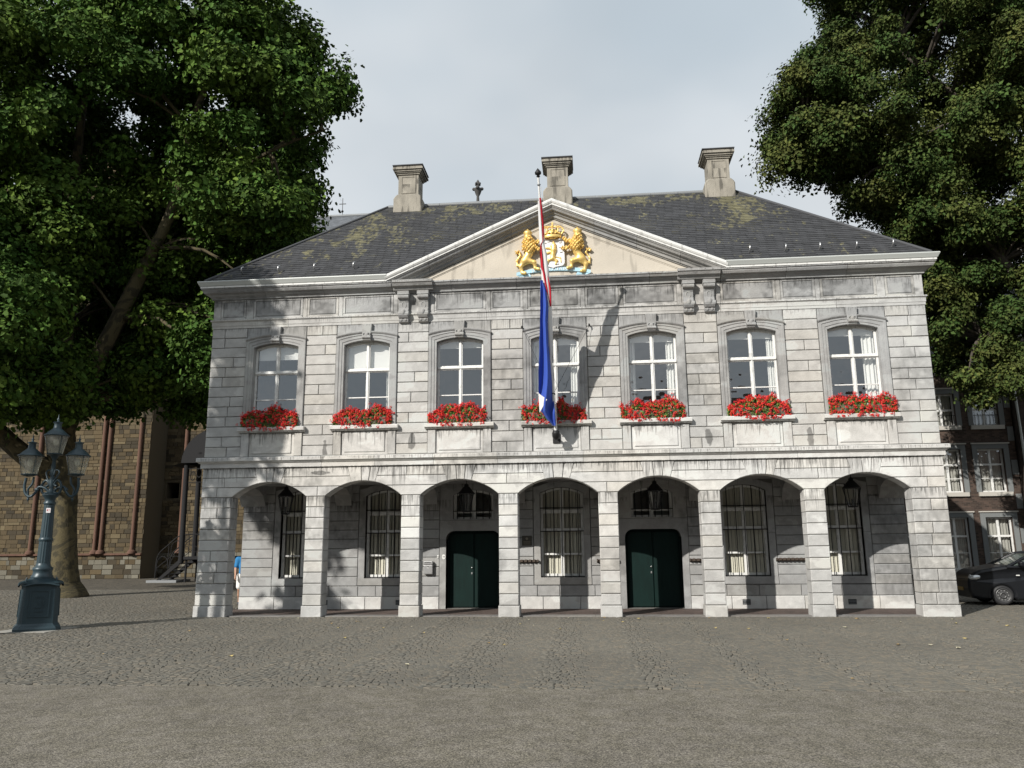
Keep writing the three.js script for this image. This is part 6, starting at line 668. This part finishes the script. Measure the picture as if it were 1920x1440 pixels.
{
  const bark1 = S({ roughness: 0.9, color: 0xffffff, bumpMap: roughBump, bumpScale: 0.015, map: dtex(256, 256, (i, j) => { const a = pn(i / 32, j / 32, 8) * 0.6 + pn(i / 12.8, j / 12.8, 20) * 0.4, k = 0.9 + 0.25 * (HASH[(i * 3 + j * 257) & 65535] - 0.5); const w = sst(0.4, 0.62, a + 0.12 * (pn(i / 6.4, j / 6.4, 40) - 0.5)); return [mix(0.25, 0.37, w) * k, mix(0.23, 0.335, w) * k, mix(0.16, 0.23, w) * k]; }) });
  const bark2 = S({ roughness: 0.95, color: lin(0.09, 0.075, 0.06), bumpMap: roughBump, bumpScale: 0.03 });
  const lm1 = new THREE.MeshPhysicalMaterial({ roughness: 0.8, specularIntensity: 0.4, side: THREE.DoubleSide }), lm2 = new THREE.MeshPhysicalMaterial({ roughness: 0.8, specularIntensity: 0.4, side: THREE.DoubleSide });
  const offRoof = (p) => !(p.x > -11.2 && p.x < 11.2 && p.z < 1.6 && p.z > -10.1 && p.y < 11 + Math.max(0, 11.2 - Math.abs(p.x)) * 0.95 + 0.6);
  tree('plane_tree', 'big plane tree with mottled trunk standing behind the lamp post', { at: [-19.2, 0, -8.7], seed: 401, bark: bark1, leafMat: lm1, minNode: 6, cr: 1.05, clumps: 680, leaves: 106000, hollow: 0.15, twigEvery: 4, keep: offRoof,
    limbs: [[[-19.25, -0.1, -8.7, 0.9], [-19.35, 0.5, -8.7, 0.58], [-19.6, 3, -8.7, 0.47], [-20.0, 6, -8.7, 0.5], [-20.3, 8.5, -8.8, 0.34], [-20.6, 13, -9, 0.26], [-20.5, 18, -8.5, 0.2], [-20, 23, -8, 0.06]],
      [[-20.0, 6.0, -8.7, 0.38], [-19.3, 8.0, -8.6, 0.34], [-17.3, 11.9, -8.2, 0.29], [-15.6, 15.4, -7.8, 0.22], [-14.9, 18.5, -7.4, 0.18], [-13.5, 22.5, -7, 0.05]], [[-19.8, 4.6, -8.7, 0.4], [-20.8, 5.2, -8.2, 0.4], [-22.6, 6.8, -7.6, 0.34], [-25, 9, -6.6, 0.25], [-27, 13, -6, 0.1]],
      [[-16, 15.2, -8.2, 0.13], [-13.8, 16, -7.6, 0.1], [-11, 16.8, -6.4, 0.07], [-8.6, 17.4, -6, 0.02]], [[-20.6, 12, -9, 0.2], [-22.5, 16, -7, 0.15], [-23, 21, -5.5, 0.06]], [[-20.3, 9, -8.7, 0.18], [-21.5, 10, -5.5, 0.13], [-22, 9.6, -2.5, 0.05]]],
    ell: [[-19.6, 19, -7, 4, 6, 4.6], [-11.6, 18.2, -6.6, 3.1, 3.8, 3.2, 1.3], [-12.6, 22.6, -7, 2.5, 2.6, 3.2], [-11.8, 14.3, -6.8, 1.9, 1.8, 2.4, 1.3], [-19, 11.4, -12.4, 4.6, 3.6, 2, 1.4], [-13.2, 14.6, -12, 2.6, 1.8, 1.3, 2.2], [-20.6, 8, -6, 2.6, 1.5, 2.4, 1.5], [-17, 8.6, -11, 3.4, 1.5, 2, 1.8], [-12.8, 17, -11.6, 2, 2.2, 1.6, 1.2], [-18, 15.5, -11, 3.6, 3, 2, 1.3], [-15.5, 17.5, -10.5, 2.6, 4, 2, 1.2], [-15.8, 9.4, -12, 3, 2.2, 1.8, 1.1], [-23, 10, -11.5, 2.5, 3, 2, 1], [-12.9, 10.4, -8, 1.7, 2.6, 2, 1.1], [-15.6, 11, -10.5, 2.8, 3, 2.2, 0.9], [-19.2, 9.4, -3, 1.4, 2.6, 1.8, 1.4], [-16, 15, -9.6, 3, 3, 2.6], [-21.5, 13, -5, 3, 3.6, 3, 1.2], [-16.2, 22.5, -7, 3, 3.5, 3.6], [-23.5, 20, -6, 4, 5.4, 4.5], [-25.5, 12, -6, 3.5, 5, 4]],
    sprigs: [sprig(planeLeaf, 7, 0.165, 0.46, 1), sprig(planeLeaf, 7, 0.155, 0.48, 2), sprig(planeLeaf, 6, 0.18, 0.44, 3)], colors: [[0.034, 0.078, 0.011], [0.085, 0.132, 0.018]] });
  tree('young_plane_tree', 'plane tree in front of the guardhouse shading its corner pier', { at: [-17.6, 0, 12.2], seed: 409, bark: bark1, leafMat: lm1, minNode: 3, cr: 0.75, clumps: 20, leaves: 1250, hollow: 0.1, twigEvery: 1,
    limbs: [[[-17.6, -0.1, 12.2, 0.24], [-17.5, 3, 12, 0.18], [-17, 7, 11.4, 0.13], [-16.6, 12, 10.8, 0.07], [-16.4, 16, 10.4, 0.02]]], ell: [[-16.8, 14, 10.6, 1.5, 3.4, 1.4], [-16.9, 9, 10.8, 0.8, 1.2, 0.8, 0.35]],
    sprigs: [sprig(planeLeaf, 4, 0.26, 0.42, 4)], colors: [[0.034, 0.078, 0.011], [0.085, 0.132, 0.018]] });
  tree('lime_tree', 'dense lime tree with brownish tips beside the guardhouse, above the parked van', { at: [19.6, 0, -8.2], seed: 417, bark: bark2, leafMat: lm2, minNode: 5, cr: 0.8, clumps: 540, leaves: 92000, hollow: 0.2, twigEvery: 2, keep: (p) => offRoof(p) && !(p.z < -12.6 && p.y < 12.5),
    limbs: [[[19.6, -0.1, -8.2, 0.6], [19.5, 1, -8.2, 0.45], [19.2, 6, -8, 0.4], [18.5, 12, -7.6, 0.28], [17.8, 18, -7.2, 0.15], [17.5, 23, -7, 0.04]], [[19.2, 6, -8, 0.25], [17, 10, -8, 0.2], [14, 14, -7.6, 0.14], [11, 16, -7, 0.08], [8.5, 17, -6.6, 0.02]], [[19, 8, -8, 0.2], [16.8, 9.5, -8.4, 0.13], [15, 9, -8.6, 0.05]], [[18.4, 12, -7.6, 0.16], [15.5, 17, -7.4, 0.12], [12.5, 20.5, -7.4, 0.04]]],
    ell: [[14, 18.8, -7.5, 4.6, 4.2, 4], [9.7, 17.4, -7, 1.9, 2.2, 2.2, 2], [9.4, 15.9, -6.8, 1.2, 0.9, 1.4, 1.6], [12.2, 15.2, -7.8, 2, 1.2, 2.4, 1.7], [13.6, 13.2, -8.2, 1.8, 1, 2.2, 1.5], [14.8, 10, -9, 1.9, 3.4, 2.2, 1.8], [15.8, 20, -7.5, 2.8, 2.6, 2.6, 1], [18.9, 16, -7.5, 4, 7, 4], [17.2, 8.9, -7, 2, 2.9, 2, 1.8], [13.4, 22.6, -7.5, 3.2, 3, 3.4], [15, 14, -8, 2.8, 2.2, 2.8, 1.2]],
    sprigs: [sprig(limeLeaf, 8, 0.13, 0.42, 11), sprig(limeLeaf, 8, 0.14, 0.44, 12), sprig(limeLeaf, 9, 0.12, 0.46, 13)], colors: [[0.032, 0.062, 0.013], [0.085, 0.092, 0.022]] });
}
renderer.render(scene, camera);
